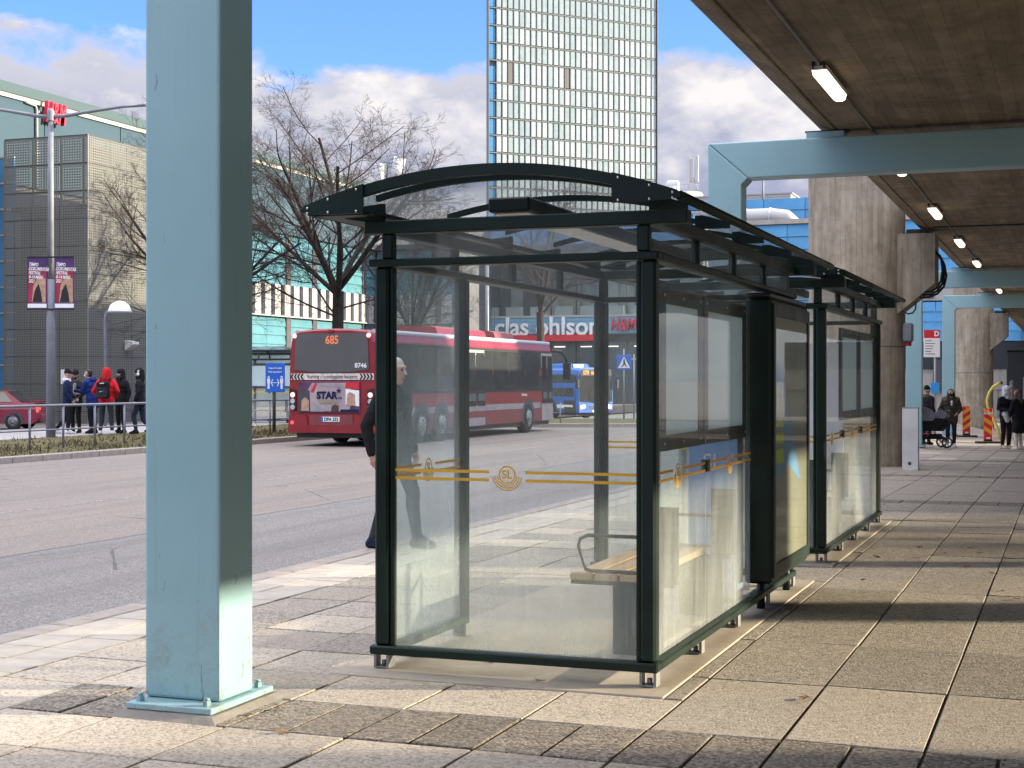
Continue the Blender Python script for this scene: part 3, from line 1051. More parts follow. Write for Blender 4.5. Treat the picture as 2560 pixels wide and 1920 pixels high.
MB().cbox(-.02, .17, -.14, .14, -.18, .2, .03).build('housing', 'pole_grey', t)
MB().cyl((.07, 0, -.26), (.07, 0, -.182), .07, 12).build('horn', 'red_sign', t)

# unseen blocks and a column added beyond the deck to break the low sun into bands
def off_block(name, label, x0, x1, y0, y1, h, cat):
    t = thing(name, label, cat, ((x0 + x1) / 2, (y0 + y1) / 2, -.8))
    m = MB(((x0 + x1) / 2, (y0 + y1) / 2, -.8))
    m.cbox(x0, x1, y0, y1, -.8, h, .05)
    m.build('wall', 'wall_concrete', t)
    m = MB(((x0 + x1) / 2, (y0 + y1) / 2, -.8))
    m.box(x0 - .15, x1 + .15, y0 - .15, y1 + .15, h + .002, h + .25)
    m.build('roof', 'facade_cap', t)
    for k in range(4):
        m = MB(((x0 + x1) / 2, (y0 + y1) / 2, -.8))
        yy = y0 + (y1 - y0) * (k + .5) / 4
        w = min(1.0, (y1 - y0) * .09)
        m.box(x0 - .03, x0 - .004, yy - w, yy + w, 1.0, 2.6)
        m.build('window', 'window_dark', t)
def yfor(d, x):
    return (d - VX * x) / VY
off_block('near_shade_block', 'low unseen concrete block added to shade the walkway start', 26, 40, -25, yfor(6.45, 26), 10.0, 'building')
off_block('long_shade_block', 'long unseen concrete block added to shade the far walkway and verge', 26, 40, yfor(18.2, 40), yfor(43.6, 26), 17.0, 'building')
off_block('tall_shade_block', 'tall unseen concrete block added to shade the foot of the perforated block', 30, 42, yfor(49.0, 42), yfor(76, 30), 21.4, 'building')
def off_pole(d, x, r, label):
    t = thing('concrete_column', label, 'column', (x, yfor(d, x), -.1), 0, 'concrete bridge columns')
    MB().lathe([(r, -.3), (r, 8.4)], (0, 0, 0), 24).build('shaft', 'column_concrete', t)
off_pole(10.4, 22, .45, 'stout unseen round column added to cast a shade band on the paving')

# ------------------------------------------------------------------ bus shelters
def arc_pts(x0, x1, zt, rise, n=20):
    hw = (x1 - x0) / 2
    rad = (hw * hw + rise * rise) / (2 * rise)
    cx, cz = (x0 + x1) / 2, zt + rise - rad
    a = math.asin(hw / rad)
    return [(cx + rad * math.sin(-a + 2 * a * i / n), cz + rad * math.cos(-a + 2 * a * i / n)) for i in range(n + 1)]
def logo(parent, cx, cz, loc, rot, s=0.082):
    """ring with the letters and three arcs below, drawn as flat print in its own x-z plane"""
    root = MB()
    def ring(r0, r1, a0, a1, n):
        V, Fc = [], []
        for i in range(n + 1):
            a = a0 + (a1 - a0) * i / n
            for r in (r0, r1):
                V += [(r * math.cos(a), -.001, r * math.sin(a)), (r * math.cos(a), .001, r * math.sin(a))]
        for i in range(n):
            b = i * 4
            Fc += [(b, b + 2, b + 6, b + 4), (b + 1, b + 5, b + 7, b + 3), (b, b + 4, b + 5, b + 1), (b + 2, b + 3, b + 7, b + 6)]
        root.add([(p[0], p[1], p[2] + s * .2) for p in V], Fc)
    ring(s * .50, s * .60, 0, 2 * math.pi, 28)
    for q in (.70, .86, 1.02):
        ring(s * q - s * .04, s * q + s * .04, math.pi * 1.04 + (q - .7) * .12, math.pi * 1.96 - (q - .7) * .12, 20)
    o = obj('emblem', root.mesh('emblem', 'yellow_print'), parent, loc, rot)
    text('SL', s * .78, 'yellow_print', o, (0, -.002, s * .2), (R(90), 0, 0), 'lettering', .001, bold=s * .02)
    return o
def stripes(parent, x0, x1, y, gap=None, z=(1.062, 1.106), axis='x'):
    for zz in z:
        segs = [(x0, x1)] if gap is None else [(x0, gap - .105), (gap + .105, x1)]
        for a, b in segs:
            m = MB()
            if axis == 'x':
                m.box(a, b, y - .001, y + .001, zz - .008, zz + .008)
            else:
                m.box(y - .001, y + .001, a, b, zz - .008, zz + .008)
            m.build('stripe', 'yellow_print', parent)

def make_shelter(label, loc, L=4.1, ad=True, rz=0.0, z0=0.0, name='bus_shelter', detail=True, gx=1.52):
    T = thing(name, label, 'bus shelter', (loc[0], loc[1], z0), rz, 'glass bus shelters')
    G = 'green_metal'
    W = gx
    def P(nm, mb, mt=G, par=None):
        return mb.build(nm, mt, par or T)
    bays = 4
    bay = L / bays
    # posts: a fat tube with a slimmer one beside it
    for (x, y, sx, sy) in ((-W, 0, 1, 1), (0, 0, -1, 1), (-W, L, 1, -1), (0, L, -1, -1)):
        m = MB()
        m.cbox(x - .042, x + .042, y - .042, y + .042, .135, 2.226, .014)
        p = P('post', m)
        m = MB().cbox(x + sx * .056 - .012, x + sx * .056 + .012, y - .022, y + .022, .137, 2.224, .005)
        P('glazing_bead', m, G, p)
        m = MB().cbox(x - .022, x + .022, y + sy * .056 - .012, y + sy * .056 + .012, .137, 2.224, .005)
        P('glazing_bead', m, G, p)
        m = MB().cbox(x - .033 + sx * .03, x + .033 + sx * .03, y - .033, y + .033, 2.27, 2.409, .008)
        P('post', m)
    P('post', MB().cbox(-W - .04, -W + .04, 1.10, 1.18, .02, 2.226, .012))
    # sill and head rails
    P('sill', MB().cbox(-W - .07, .055, -.05, .045, .085, .134, .008))
    P('sill', MB().cbox(-.043, .053, .05, L - .05, .085, .133, .008))
    P('sill', MB().cbox(-W - .07, .055, L - .045, L + .05, .085, .134, .008))
    P('sill', MB().cbox(-W - .045, -W + .045, .05, 1.16, .085, .133, .008))
    P('head_rail', MB().cbox(-W - .075, .06, -.055, .05, 2.227, 2.269, .008))
    P('head_rail', MB().cbox(-W - .075, .06, L - .05, L + .055, 2.227, 2.269, .008))
    P('head_rail', MB().cbox(-.05, .058, .052, L - .052, 2.228, 2.268, .008))
    P('head_rail', MB().cbox(-W - .058, -W + .05, .052, L - .052, 2.228, 2.268, .008))
    P('tie_beam', MB().cbox(-W - .10, .21, -.05, .05, 2.41, 2.482, .006))
    P('tie_beam', MB().cbox(-W - .10, .21, L - .05, L + .05, 2.41, 2.482, .006))
    P('side_beam', MB().cbox(-.03, .06, .052, L - .052, 2.412, 2.48, .006))
    P('side_beam', MB().cbox(-W - .06, -W + .03, .052, L - .052, 2.412, 2.48, .006))
    for i in range(1, bays):
        for x in (0, -W):
            P('mullion', MB().cbox(x - .024, x + .024, i * bay - .022, i * bay + .022, 2.27, 2.41, .005))
    # feet
    feet = [(-W, 0), (0, 0), (0, L), (-W, L), (-W, 1.14)] + [(0, i * bay) for i in range(1, bays)]
    for (x, y) in feet:
        m = MB()
        m.box(x - .045, x - .030, y - .04, y + .04, 0.012, .084)
        m.box(x + .030, x + .045, y - .04, y + .04, 0.012, .084)
        m.box(x - .03, x + .03, y - .04, y + .04, 0.012, .02)
        m.cyl((x, y, .02), (x, y, .05), .014, 8)
        P('foot', m, 'galv')
    # glass
    def pane(x0, x1, y0, y1, z0_, z1_, mt='glass', nm='pane'):
        return P(nm, MB().box(x0, x1, y0, y1, z0_, z1_), mt)
    g = pane(-W + .07, -.07, -.004, .004, .137, 2.225)
    stripes(g, -W + .07, -.07, -.006, -W * .52)
    logo(g, 0, 0, (-W * .52, -.0065, 1.075), (0, 0, 0))
    pane(-W + .075, -.065, -.004, .004, 2.27, 2.408, 'glass_upper')
    g = pane(-W + .07, -.07, L - .004, L + .004, .137, 2.225)
    stripes(g, -W + .07, -.07, L - .006)
    pane(-W + .075, -.065, L - .004, L + .004, 2.27, 2.408, 'glass_upper')
    g = pane(-W - .004, -W + .004, .07, 1.10, .137, 2.225, 'glass_dusty')
    stripes(g, .07, 1.10, -W + .006, .6, axis='y')
    logo(g, 0, 0, (-W + .0065, .6, 1.075), (0, 0, R(90)))
    side = [(.07, 1.28), (1.284, 2.60)] + ([] if ad else [(2.604, L - .07)])
    for k, (a, b) in enumerate(side):
        g = pane(-.004, .004, a, b, .137, 2.225)
        mid = (a + b) / 2 if k else a + .5
        stripes(g, a, b, .006, mid, axis='y')
        logo(g, 0, 0, (.0065, mid, 1.075), (0, 0, R(90)))
        if k:
            P('clamp', MB().box(-.02, .02, a - .035, a + .03, 1.055, 1.125), 'black_metal')
    for i in range(bays):
        a, b = i * bay + .026, (i + 1) * bay - .026
        if i == 0:
            a = .05
        if i == bays - 1:
            b = L - .05
        pane(-.004, .004, a, b, 2.27, 2.408, 'glass_upper')
        pane(-W - .004, -W + .004, a, b, 2.27, 2.408, 'glass_upper')
    # notice boards inside the glass
    boards = [(.30, 1.25), (1.32, 2.54)] if ad else [(1.32, 2.54), (2.66, L - .12)]
    for (a, b) in boards:
        m = MB()
        fw = .085
        zb, zt = 1.215, 2.105
        for (y0, y1, z0_, z1_) in ((a, a + fw, zb, zt), (b - fw, b, zb, zt), (a + fw, b - fw, zb, zb + fw), (a + fw, b - fw, zt - fw, zt)):
            m.box(-.040, -.012, y0, y1, z0_, z1_)
        fr = P('board_frame', m, 'black_metal')
        P('board_sheet', MB().box(-.034, -.020, a + fw + .001, b - fw - .001, zb + fw + .001, zt - fw - .001), 'board_white', fr)
        m = MB()
        for yy in (a + .05, (a + b) / 2, b - .05):
            for zz in (zb + .04, zt - .04):
                m.cyl((-.012, yy, zz), (-.007, yy, zz), .008, 8)
        P('screw', m, 'bolt', fr)
    # curved roof: edge arches, ribs, eaves, end plates
    xl, xr, zt, rise = -W - .39, .22, 2.535, .195
    y0r, y1r = -.22, L + .82
    arc = arc_pts(xl, xr, zt, rise, 24)
    def strip_arc(mb, pts, th, ya, yb):
        n = len(pts)
        mb.prism(pts + [(x, z - th) for x, z in pts[::-1]], 'y', ya, yb)
    sub = arc[2:-2]
    m = MB()
    strip_arc(m, [(x, z - .004) for x, z in sub], .010, y0r + .052, y1r - .052)
    P('roof_sheet', m, 'roof_glass')
    for ya in (y0r, y1r - .05):
        m = MB()
        strip_arc(m, [(x, z + .012) for x, z in arc[3:-3]], .058, ya, ya + .05)
        P('edge_arch', m)
    for i in range(bays + 1):
        m = MB()
        yy = i * bay
        strip_arc(m, [(x, z - .016) for x, z in arc[4:-4]], .034, yy - .018, yy + .018)
        P('rib', m)
        P('bracket', MB().prism([(-.0, 2.483), (.20, 2.483), (.20, 2.515), (.05, 2.56), (0, 2.56)], 'y', yy - .02, yy + .02))
        P('bracket', MB().prism([(-W, 2.483), (-W - .12, 2.483), (-W - .36, 2.525), (-W - .36, 2.545), (-W, 2.58)], 'y', yy - .02, yy + .02))
    P('eave_rail', MB().tube([(xr - .01, y0r + .02, zt - .004), (xr - .01, y1r, zt - .004)], .026, 10))
    P('eave_rail', MB().tube([(xl + .03, y0r + .02, zt - .004), (xl + .03, y1r, zt - .004)], .026, 10))
    P('gutter', MB().prism([(xl + .05, zt - .012), (-W + .02, zt - .012), (-W + .02, zt - .03), (xl + .05, zt - .03)], 'y', y0r + .06, y1r - .06))
    def top_z(x):
        for (a, za), (b, zb) in zip(arc, arc[1:]):
            if a <= x <= b:
                return za + (zb - za) * (x - a) / (b - a)
        return zt
    for ya in (y0r - .012, y1r - .002):
        for (xa, xb) in ((xl - .01, -W - .02), (xr + .005, -.14)):
            s = 1 if xb > xa else -1
            inner = top_z(xb)
            poly = [(xa, zt - .010), (xa + s * .02, zt + .022), ((xa + xb) / 2, top_z((xa + xb) / 2) + .016), (xb, inner + .016), (xb, zt - .03), (xa + s * .18, zt - .030), (xa + s * .05, zt - .022)]
            m = MB().prism(poly, 'y', ya, ya + .012)
            pl = P('end_plate', m)
            yo = ya - .005 if ya < 1 else ya + .012
            for q in (.12, .45, .9):
                xx = xa + (xb - xa) * q
                for zz in (zt - .018, max(zt, top_z(xx) - .004)):
                    P('rivet', MB().ball((xx, yo + .002, zz), .0075, 8, 5), 'bolt', pl)
    # light box under the roof
    m = MB().cbox(-W * .62, -W * .62 + .24, .10, L - .3, 2.52, 2.60, .01)
    lb = P('light_box', m)
    P('diffuser', MB().box(-W * .62 + .02, -W * .62 + .22, .14, L - .34, 2.512, 2.519), 'lamp_white', lb)
    if ad:
        c = MB().cbox(-.045, .14, 2.645, 4.16, .21, 2.165, .02)
        case = P('poster_case', c)
        P('poster', MB().box(.141, .146, 2.72, 4.09, .33, 2.05), 'poster_khaki', case)
        # reflection painted as flat shapes on the poster: pointed blue sheet, lime safety vest
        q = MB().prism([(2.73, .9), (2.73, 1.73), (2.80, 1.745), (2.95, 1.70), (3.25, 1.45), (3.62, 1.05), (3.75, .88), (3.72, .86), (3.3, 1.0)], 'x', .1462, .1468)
        P('painted_reflection', q, 'reflection_blue', case)
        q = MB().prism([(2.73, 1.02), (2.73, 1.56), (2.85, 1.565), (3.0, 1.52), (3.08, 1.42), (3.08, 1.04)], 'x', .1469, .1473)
        P('painted_reflection', q, 'poster_khaki', case)
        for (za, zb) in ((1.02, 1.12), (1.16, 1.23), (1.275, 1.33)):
            P('painted_reflection', MB().box(.1474, .1478, 2.73, 3.08, za, zb), 'hivis', case)
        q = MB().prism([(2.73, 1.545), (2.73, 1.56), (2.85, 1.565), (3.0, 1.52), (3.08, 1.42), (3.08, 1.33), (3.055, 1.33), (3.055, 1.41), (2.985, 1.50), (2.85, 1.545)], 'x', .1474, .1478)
        P('painted_reflection', q, 'hivis', case)
        fr = MB()
        for (ya, yb, za, zb) in ((2.665, 2.735, .25, 2.13), (4.075, 4.145, .25, 2.13), (2.735, 4.075, .25, .34), (2.735, 4.075, 2.04, 2.13)):
            fr.cbox(.1405, .158, ya, yb, za, zb, .004)
        P('case_frame', fr, G, case)
        P('case_glass', MB().box(.149, .153, 2.736, 4.074, .341, 2.039), 'clear_glass', case)
        P('cap_plate', MB().cbox(-.04, .13, 2.66, 4.14, 2.166, 2.20, .008), 'black_metal', case)
        for yy in (2.9, 3.9):
            P('leg', MB().cyl((.02, yy, .0), (.02, yy, .21), .028, 10), G, case)
    return T
def make_bench(label, loc, L=1.6, rz=0):
    T = thing('bench', label, 'bench', loc, rz, 'slatted shelter benches')
    for i in range(3):
        MB().cbox(-.70 + i * .152, -.70 + i * .152 + .138, 0, L, .42, .462, .008).build('slat', 'bench_wood', T)
    for yy in (-.02, L - .04):
        MB().box(-.44, -.14, yy + .03, yy + .045, .0, .415).build('support', 'green_metal', T)
        MB().box(-.22, -.05, yy + .03, yy + .045, .417, .86).build('support', 'green_metal', T)
    MB().cbox(-.70, -.08, .02, .06, .395, .418, .004).build('bearer', 'black_metal', T)
    MB().cbox(-.70, -.08, L - .06, L - .02, .395, .418, .004).build('bearer', 'black_metal', T)
    for yy in (.03, L - .03):
        p = [(-.20, yy, .68), (-.60, yy, .682), (-.645, yy, .66), (-.655, yy, .62), (-.62, yy, .51), (-.61, yy, .482), (-.58, yy, .474), (-.2, yy, .474)]
        MB().tube(p, .011, 8).build('armrest', 'black_metal', T)
    b = MB()
    for i in range(3):
        b.cyl((-.63 + i * .152, .05, .40), (-.63 + i * .152, .05, .47), .008, 6)
    b.build('screw', 'bolt', T)
    return T
S1 = make_shelter('dark green glass bus shelter with an advertising case on its side', (-2.065, 7.67), 4.1, True)
S2 = make_shelter('dark green glass bus shelter in front of the thick column', (-2.065, 13.42), 4.0, False)
make_bench('slatted wooden bench inside the shelter with the advertising case', (-2.065, 8.47, .012))
make_bench('slatted wooden bench inside the second shelter', (-2.065, 14.0, .012), 1.5)
# third shelter across the road, seen broadside
S3 = make_shelter('small glass bus shelter across the road behind the red bus', (-29.1, 47.2), 5.2, False, R(-90), .1)
make_bench('slatted bench inside the shelter across the road', (-27.5, 47.2, .1), 1.6, R(-90))
# white notice panel standing in shelter two, leaflet bin and blue solid added for a reflection in shelter one
t = thing('notice_board', 'white notice board at the back end of the second shelter', 'board', (-2.9, 17.2, .012))
MB().box(-.52, .5, -.02, .0, .75, 2.0).build('sheet', 'white', t)
for x in (-.45, .43):
    MB().box(x, x + .04, .002, .03, 0, 2.02).build('post', 'black_metal', t)
t = thing('reflection_solid', 'slim blue solid built for a reflection in the glass of the first shelter', 'pillar', (-2.42, 10.9, .012))
MB().prism([(-.20, .02), (.16, .02), (.16, 1.15), (.02, 1.62), (-.20, 1.62)], 'y', -.1, .1).build('body', 'reflection_blue', t)
MB().cbox(-.24, .20, -.14, .14, 0, .019, .004).build('foot', 'black_metal', t)
text('SL', .15, 'white', t, (-.02, -.1015, 1.0))
MB().box(-.16, .12, -.106, -.101, 1.16, 1.3).build('screen', 'dark_glass', t)

# ------------------------------------------------------------------ buildings
def bx(name, parent, o, mt, *b):
    return MB(o).box(*b).build(name, mt, parent)
# shopping centre: long wing along the side road
AX, AY0, AY1 = -44.0, 40.0, 93.0
O = (AX, 66, -.2)
A = thing('shopping_centre', 'long shopping centre wing with teal cladding and a grey top storey', 'building', O)
bx('wall', A, O, 'facade_rib', AX - 22, AX - .25, AY0, AY1 + 30, -.2, 14.2)
for k in range(9):   # grey top storey, big sheets
    y0 = AY0 + k * (AY1 - AY0) / 9
    bx('grey_panel', A, O, 'facade_grey', AX - .25, AX, y0 + .03, y0 + (AY1 - AY0) / 9 - .03, 10.3, 14.05)
bx('roof_trim', A, O, 'facade_trim', AX - .26, AX + .10, AY0, AY1, 14.06, 14.26)
bx('roof_cap', A, O, 'facade_cap', AX - 1.2, AX + .16, AY0, AY1 + .2, 14.262, 14.72)
tm = {}
def cassette(parent, origin, x0, x1, y0, y1, z0, z1, axis, mt='teal_cassette', nm='cassette'):
    w = (y1 - y0) if axis == 'x' else (x1 - x0)
    key = (round(w, 2), round(z1 - z0, 2), axis, mt)
    if key not in tm:
        h = z1 - z0
        if axis == 'x':   # faces +x, lower edge proud like a shingle
            m = MB().prism([(0, 0), (.10, 0), (.03, h), (0, h)], 'y', 0, w)
        else:             # faces -y
            m = MB().prism([(0, 0), (-.10, 0), (-.03, h), (0, h)], 'x', 0, w)
        tm[key] = m.mesh(nm, mt)
    ox, oy, oz = origin
    if axis == 'x':
        obj(nm, tm[key], parent, (x0 - ox, y0 - oy, z0 - oz))
    else:
        obj(nm, tm[key], parent, (x0 - ox, y0 - oy, z0 - oz))
ribs = [AY1 - 2.6 - 2.35 * i * (1 + .2 * (i % 2)) for i in range(0, 5)]
strip_y = [68.9, 73.2, 80.6, 84.0, 91.0]
def runs(y0, y1, w=.62):
    out, p = [], y0
    for s in strip_y:
        if p < s < y1:
            out.append((p, s))
            p = s + w
    out.append((p, y1))
    return out
cnt = 0
for (z0, z1, nrow) in ((7.30, 10.27, 5), (3.2, 5.36, 4)):
    dz_ = (z1 - z0) / nrow
    for r_ in range(nrow):
        for (a, b) in runs(64.0, AY1):
            n = max(1, round((b - a) / 2.1))
            for q in range(n):
                wv = (b - a) / n
                cassette(A, O, AX - .24, 0, a + q * wv + .012, a + (q + 1) * wv - .012, z0 + r_ * dz_, z0 + (r_ + 1) * dz_ - .015, 'x')
                cnt += 1
for s in strip_y:
    m = MB(O)
    for k in range(4):
        m.box(AX - .24, AX - .10, s + .02 + k * .15, s + .12 + k * .15, 3.2, 10.28)
    m.build('louvre', 'facade_rib', A)
bx('ledge', A, O, 'facade_white', AX - .24, AX + .12, 64, AY1, 5.365, 5.44)
y = 64.0
k = 0
while y < AY1 - .4:
    bx('white_panel', A, O, 'facade_white', AX - .24, AX - .02, y, y + .66, 5.445, 7.28)
    y += 1.16
    k += 1
bx('shop_front', A, O, 'window_dark', AX - .3, AX - .1, 60, AY1, .1, 3.1)
# wing end (turns towards the road)
bx('wall', A, O, 'facade_rib', AX - .2, -38.2, 93.3, 97, -.2, 10.3)
for r_ in range(5):
    for q in range(3):
        cassette(A, O, AX - .1 + q * 1.95 + .01, AX - .1 + (q + 1) * 1.95 - .01, 93.26, 0, 7.3 + r_ * .6, 7.3 + (r_ + 1) * .6 - .015, 'y')
        if r_ < 4:
            cassette(A, O, AX - .1 + q * 1.95 + .01, AX - .1 + (q + 1) * 1.95 - .01, 93.26, 0, 3.2 + r_ * .54, 3.2 + (r_ + 1) * .54 - .015, 'y')
for q in range(5):
    bx('white_panel', A, O, 'facade_white', AX + q * 1.16, AX + q * 1.16 + .7, 93.1, 93.28, 5.445, 7.28)
bx('ledge', A, O, 'facade_white', AX - .1, -38.2, 93.05, 93.28, 5.365, 5.44)
bx('roof_cap', A, O, 'facade_cap', AX - .1, -38.1, 93.0, 97.1, 10.302, 10.7)
# big red letters by the roof
sgn = thing('shop_sign', 'red slanted H&M letters below the roof edge of the shopping centre', 'sign', (AX + .35, 57.9, 13.75))
text('H&M', 1.35, 'hm_red', sgn, (0, 0, 0), (R(90), 0, R(90)), 'lettering', .10, bold=.02, shear=.3, sx=.50)
for yy in (-.8, .8):
    MB().box(-.32, -.2, yy - .03, yy + .03, -.05, .05).build('bracket', 'galv', sgn)
for (yy, zz, rr_) in ((47.4, 11.6, .22), (48.6, 10.75, .14)):
    t = thing('wall_lamp', 'round white %s lamp on the grey wall of the shopping centre' % ('larger' if rr_ > .2 else 'smaller'), 'lamp', (AX, yy, zz))
    MB().ball((.16, 0, 0), rr_, 12, 8, (.7, 1, 1)).build('globe', 'lamp_white', t)
    MB().cyl((0, 0, 0), (.1, 0, 0), .07, 10).build('mount', 'pole_grey', t)
t = thing('drain_pipe', 'white drain pipe down the grey wall of the shopping centre', 'pipe', (AX + .08, 57.0, 10.3))
MB().tube([(0, -.8, 3.75), (0, -.1, 3.7), (0, 0, 3.5), (0, 0, 0)], .07, 8).build('pipe', 'facade_trim', t)
MB().box(-.08, .1, -.1, .1, 1.5, 1.6).build('clip', 'galv', t)
# roof plant
def plant(label, px, d, z, w, h, kind):
    c = at(px, d, z)
    t = thing('roof_vent', label, 'vent', c, 0, 'roof plant on the shopping centre')
    if kind == 'drum':
        MB().lathe([(w * .5, 0), (w * .62, h), (w * .58, h + .1), (0.01, h + .12)], (0, 0, 0), 20).build('drum', 'hvac', t)
        MB().cyl((0, 0, -1.5), (0, 0, 0), w * .3, 12).build('duct', 'hvac', t)
    elif kind == 'duct':
        MB().tube([(0, 0, -1.5), (0, 0, h * .6), (w * .3, 0, h)], w * .5, 12).build('duct', 'hvac', t)
        MB().lathe([(w * .56, h * .3), (w * .56, h * .36)], (0, 0, 0), 14).build('collar', 'galv', t)
    else:
        MB().cbox(-w / 2, w / 2, -w / 2, w / 2, -1.5, h, .05).build('stack', 'facade_rib', t)
        MB().box(-w * .6, w * .6, -w * .6, w * .6, h + .002, h + .1).build('cap', 'hvac', t)
plant('squat grey vent drum on the shopping centre roof', 950, 112, 16.1, 1.0, 1.3, 'drum')
plant('bent silver duct on the shopping centre roof', 992, 112, 15.4, .9, 2.6, 'duct')
plant('dark square chimney on the shopping centre roof', 1043, 112, 14.4, .65, 2.5, 'stack')
plant('pale square chimney beside the dark one on the roof', 1060, 113, 14.4, .6, 2.0, 'stack')

# perforated sheet-metal block
PX, PY = -37.7, 52.2
O = (PX, PY, -.2)
B = thing('perforated_block', 'block clad in square-punched grey metal panels', 'building', O)
def upanel(w, h):
    m = MB().add([(0, 0, 0), (w, 0, 0), (w, 0, h), (0, 0, h)], [(0, 1, 2, 3)])
    me = m.mesh('perforated_panel', 'perforated')
    uv = me.uv_layers.new()
    co = [(me.vertices[l.vertex_index].co.x / w, me.vertices[l.vertex_index].co.z / h) for l in me.loops]
    for i, c in enumerate(co):
        uv.data[i].uv = c
    return me
ph = 1.13
wl, wr = 1.40, 1.52
pl, pr = upanel(wl - .04, ph - .04), upanel(wr - .04, ph - .04)
rows_p = 11
ztop = 11.62
for j in range(rows_p):
    z = ztop - (j + 1) * ph
    for i in range(3):
        obj('perforated_panel', pl, B, (-(i + 1) * wl + .02, random.uniform(-.006, .006), z + .02 + .2))
    for i in range(7):
        obj('perforated_panel', pr, B, (random.uniform(-.006, .006), i * wr + .02, z + .02 + .2), (0, 0, R(90)))
# framing seen through the holes
fr = MB(O)
for j in range(rows_p + 1):
    z = ztop - j * ph
    fr.box(PX - 3 * wl, PX - .03, PY + .06, PY + .16, z - .05, z + .05)
    fr.box(PX - .16, PX - .06, PY + .2, PY + 7 * wr, z - .05, z + .05)
for i in range(4):
    fr.box(PX - i * wl - .07, PX - i * wl - .001 - .03, PY + .17, PY + .27, -.2, ztop)
for i in range(8):
    fr.box(PX - .27, PX - .17, PY + i * wr + .01, PY + i * wr + .08, -.2, ztop)
fr.build('framing', 'stop_dark', B)
bx('inner_wall', B, O, 'stop_dark', PX - 4.1, PX - .5, PY + 1.0, PY + 10, -.2, 8.6)
bx('inner_wall', B, O, 'stop_dark', PX - 1.1, PX - .6, PY + 1.8, PY + 10, 8.86, 11.4)
bx('inner_slab', B, O, 'stop_dark', PX - 4.1, PX - .4, PY + .4, PY + 10, 8.65, 8.85)
bx('corner_trim', B, O, 'galv', PX - .015, PX + .012, PY - .015, PY + .012, -.2, ztop + .05)
# glazed strip left of the block
t = thing('glazed_stair', 'narrow blue glazed stair strip beside the perforated block', 'building', (PX - 4.6, PY + .8, -.2))
for k in range(10):
    MB().box(-1.5, .3, 0, .1, .3 + k * 1.1, 1.3 + k * 1.1).build('pane', 'tower_blue', t)
    MB().box(-1.5, .3, -.04, .14, 1.31 + k * 1.1, 1.39 + k * 1.1).build('transom', 'facade_white', t)
# little things on the block's front
t = thing('wall_floodlight', 'wedge-shaped floodlight on the lower wall of the perforated block', 'lamp', (PX + .02, PY + 2.75, 3.05))
MB().prism([(0, -.18), (.42, .08), (.40, .18), (0, .25)], 'y', -.22, .22).build('housing', 'hvac', t)
MB().box(-.02, .0, -.06, .06, -.1, .1).build('plate', 'galv', t)
t = thing('paper_notice', 'white paper notice taped to the dark side of the perforated block', 'notice', (PX - 1.05, PY - .03, 1.75))
MB().box(-.25, .25, -.006, .006, -.3, .3).build('sheet', 'white', t)

# department store beyond the traffic island
CY = 115.0
O = (-32, CY, -.8)
Cb = thing('department_store', 'glass department store with a wide blue sign band', 'building', O)
bx('wall', Cb, O, 'interior', -50, -27.5, CY + 3.2, CY + 30, -.8, 14.5)
bx('floor_slab', Cb, O, 'facade_white', -50, -27.5, CY - .18, CY + 3.2, 6.62, 6.78)
bx('sign_band', Cb, O, 'sign_band', -50, -27.5, CY - .12, CY + 3.2, 5.3, 6.615)
for k in range(1, 4):
    bx('band_joint', Cb, O, 'facade_rib', -50, -27.5, CY - .135, CY - .122, 5.3 + k * .33, 5.32 + k * .33)
bx('awning', Cb, O, 'red_sign', -45.0, -35.4, CY - .5, CY - .14, 4.72, 5.22)
x = -49.6
k = 0
while x < -27.6:
    w = 2.1
    f = bx('window', Cb, O, 'clear_glass', x + .05, x + w - .05, CY + .05, CY + .07, 6.8, 12.4)
    bx('mullion', f, (0, 0, 0), 'stop_dark', x + w - .04 - O[0], x + w + .04 - O[0], CY - .05 - O[1], CY + .12 - O[1], 6.8 - O[2], 12.4 - O[2])
    f = bx('spandrel', Cb, O, 'facade_white', x + .3, x + w - .3, CY + .1, CY + .2, 6.8, 7.5)
    bx('shop_window', Cb, O, 'window_dark', x + .05, x + w - .05, CY, CY + .1, -.2, 4.65)
    x += w
    k += 1
bx('transom', Cb, O, 'stop_dark', -50, -27.5, CY - .03, CY + .10, 9.6, 9.72)
bx('upper_band', Cb, O, 'facade_blue', -50, -27.5, CY - .1, CY + 3.2, 12.45, 14.5)
for i, xx in enumerate((-44.5, -41.5, -38.4, -35.2, -32.0)):
    bx('interior_panel', Cb, O, ('facade_cap', 'stop_dark', 'poster_khaki', 'facade_white', 'stop_dark')[i], xx - .9, xx + .9, CY + 2.6, CY + 2.9, 6.8, 11)
t_ = text('clas ohlson', 2.05, 'white', Cb, (-39.35 - O[0], -.26, 5.83 - O[2]), (R(90), 0, 0), 'lettering', .08, bold=.035, sx=.98)
t_ = text('H&M', 1.35, 'hm_red', Cb, (-33.1 - O[0], -.26, 5.95 - O[2]), (R(90), 0, 0), 'lettering', .08, bold=.02, shear=.3, sx=.72)
# strip lights in the shop interior
for i in range(6):
    bx('interior_light', Cb, O, 'lamp_lit', -41.0 + i * 2.2, -40.1 + i * 2.2, CY - .06, CY - .02, 4.25, 4.31)

# office tower
TD = 314.0
TW = 40.6
c_l = at(1221, TD)
ang = YAW - R(64.1)            # facade runs this way (measured from +y towards +x = -ang)
fdir = Vector((math.sin(R(64.1) - YAW), math.cos(R(64.1) - YAW), 0))
rzt = math.atan2(fdir.y, fdir.x)
Tw = thing('office_tower', 'tall office tower with a grid of white fritted glass panels', 'building', (c_l.x, c_l.y, -.8), rzt)
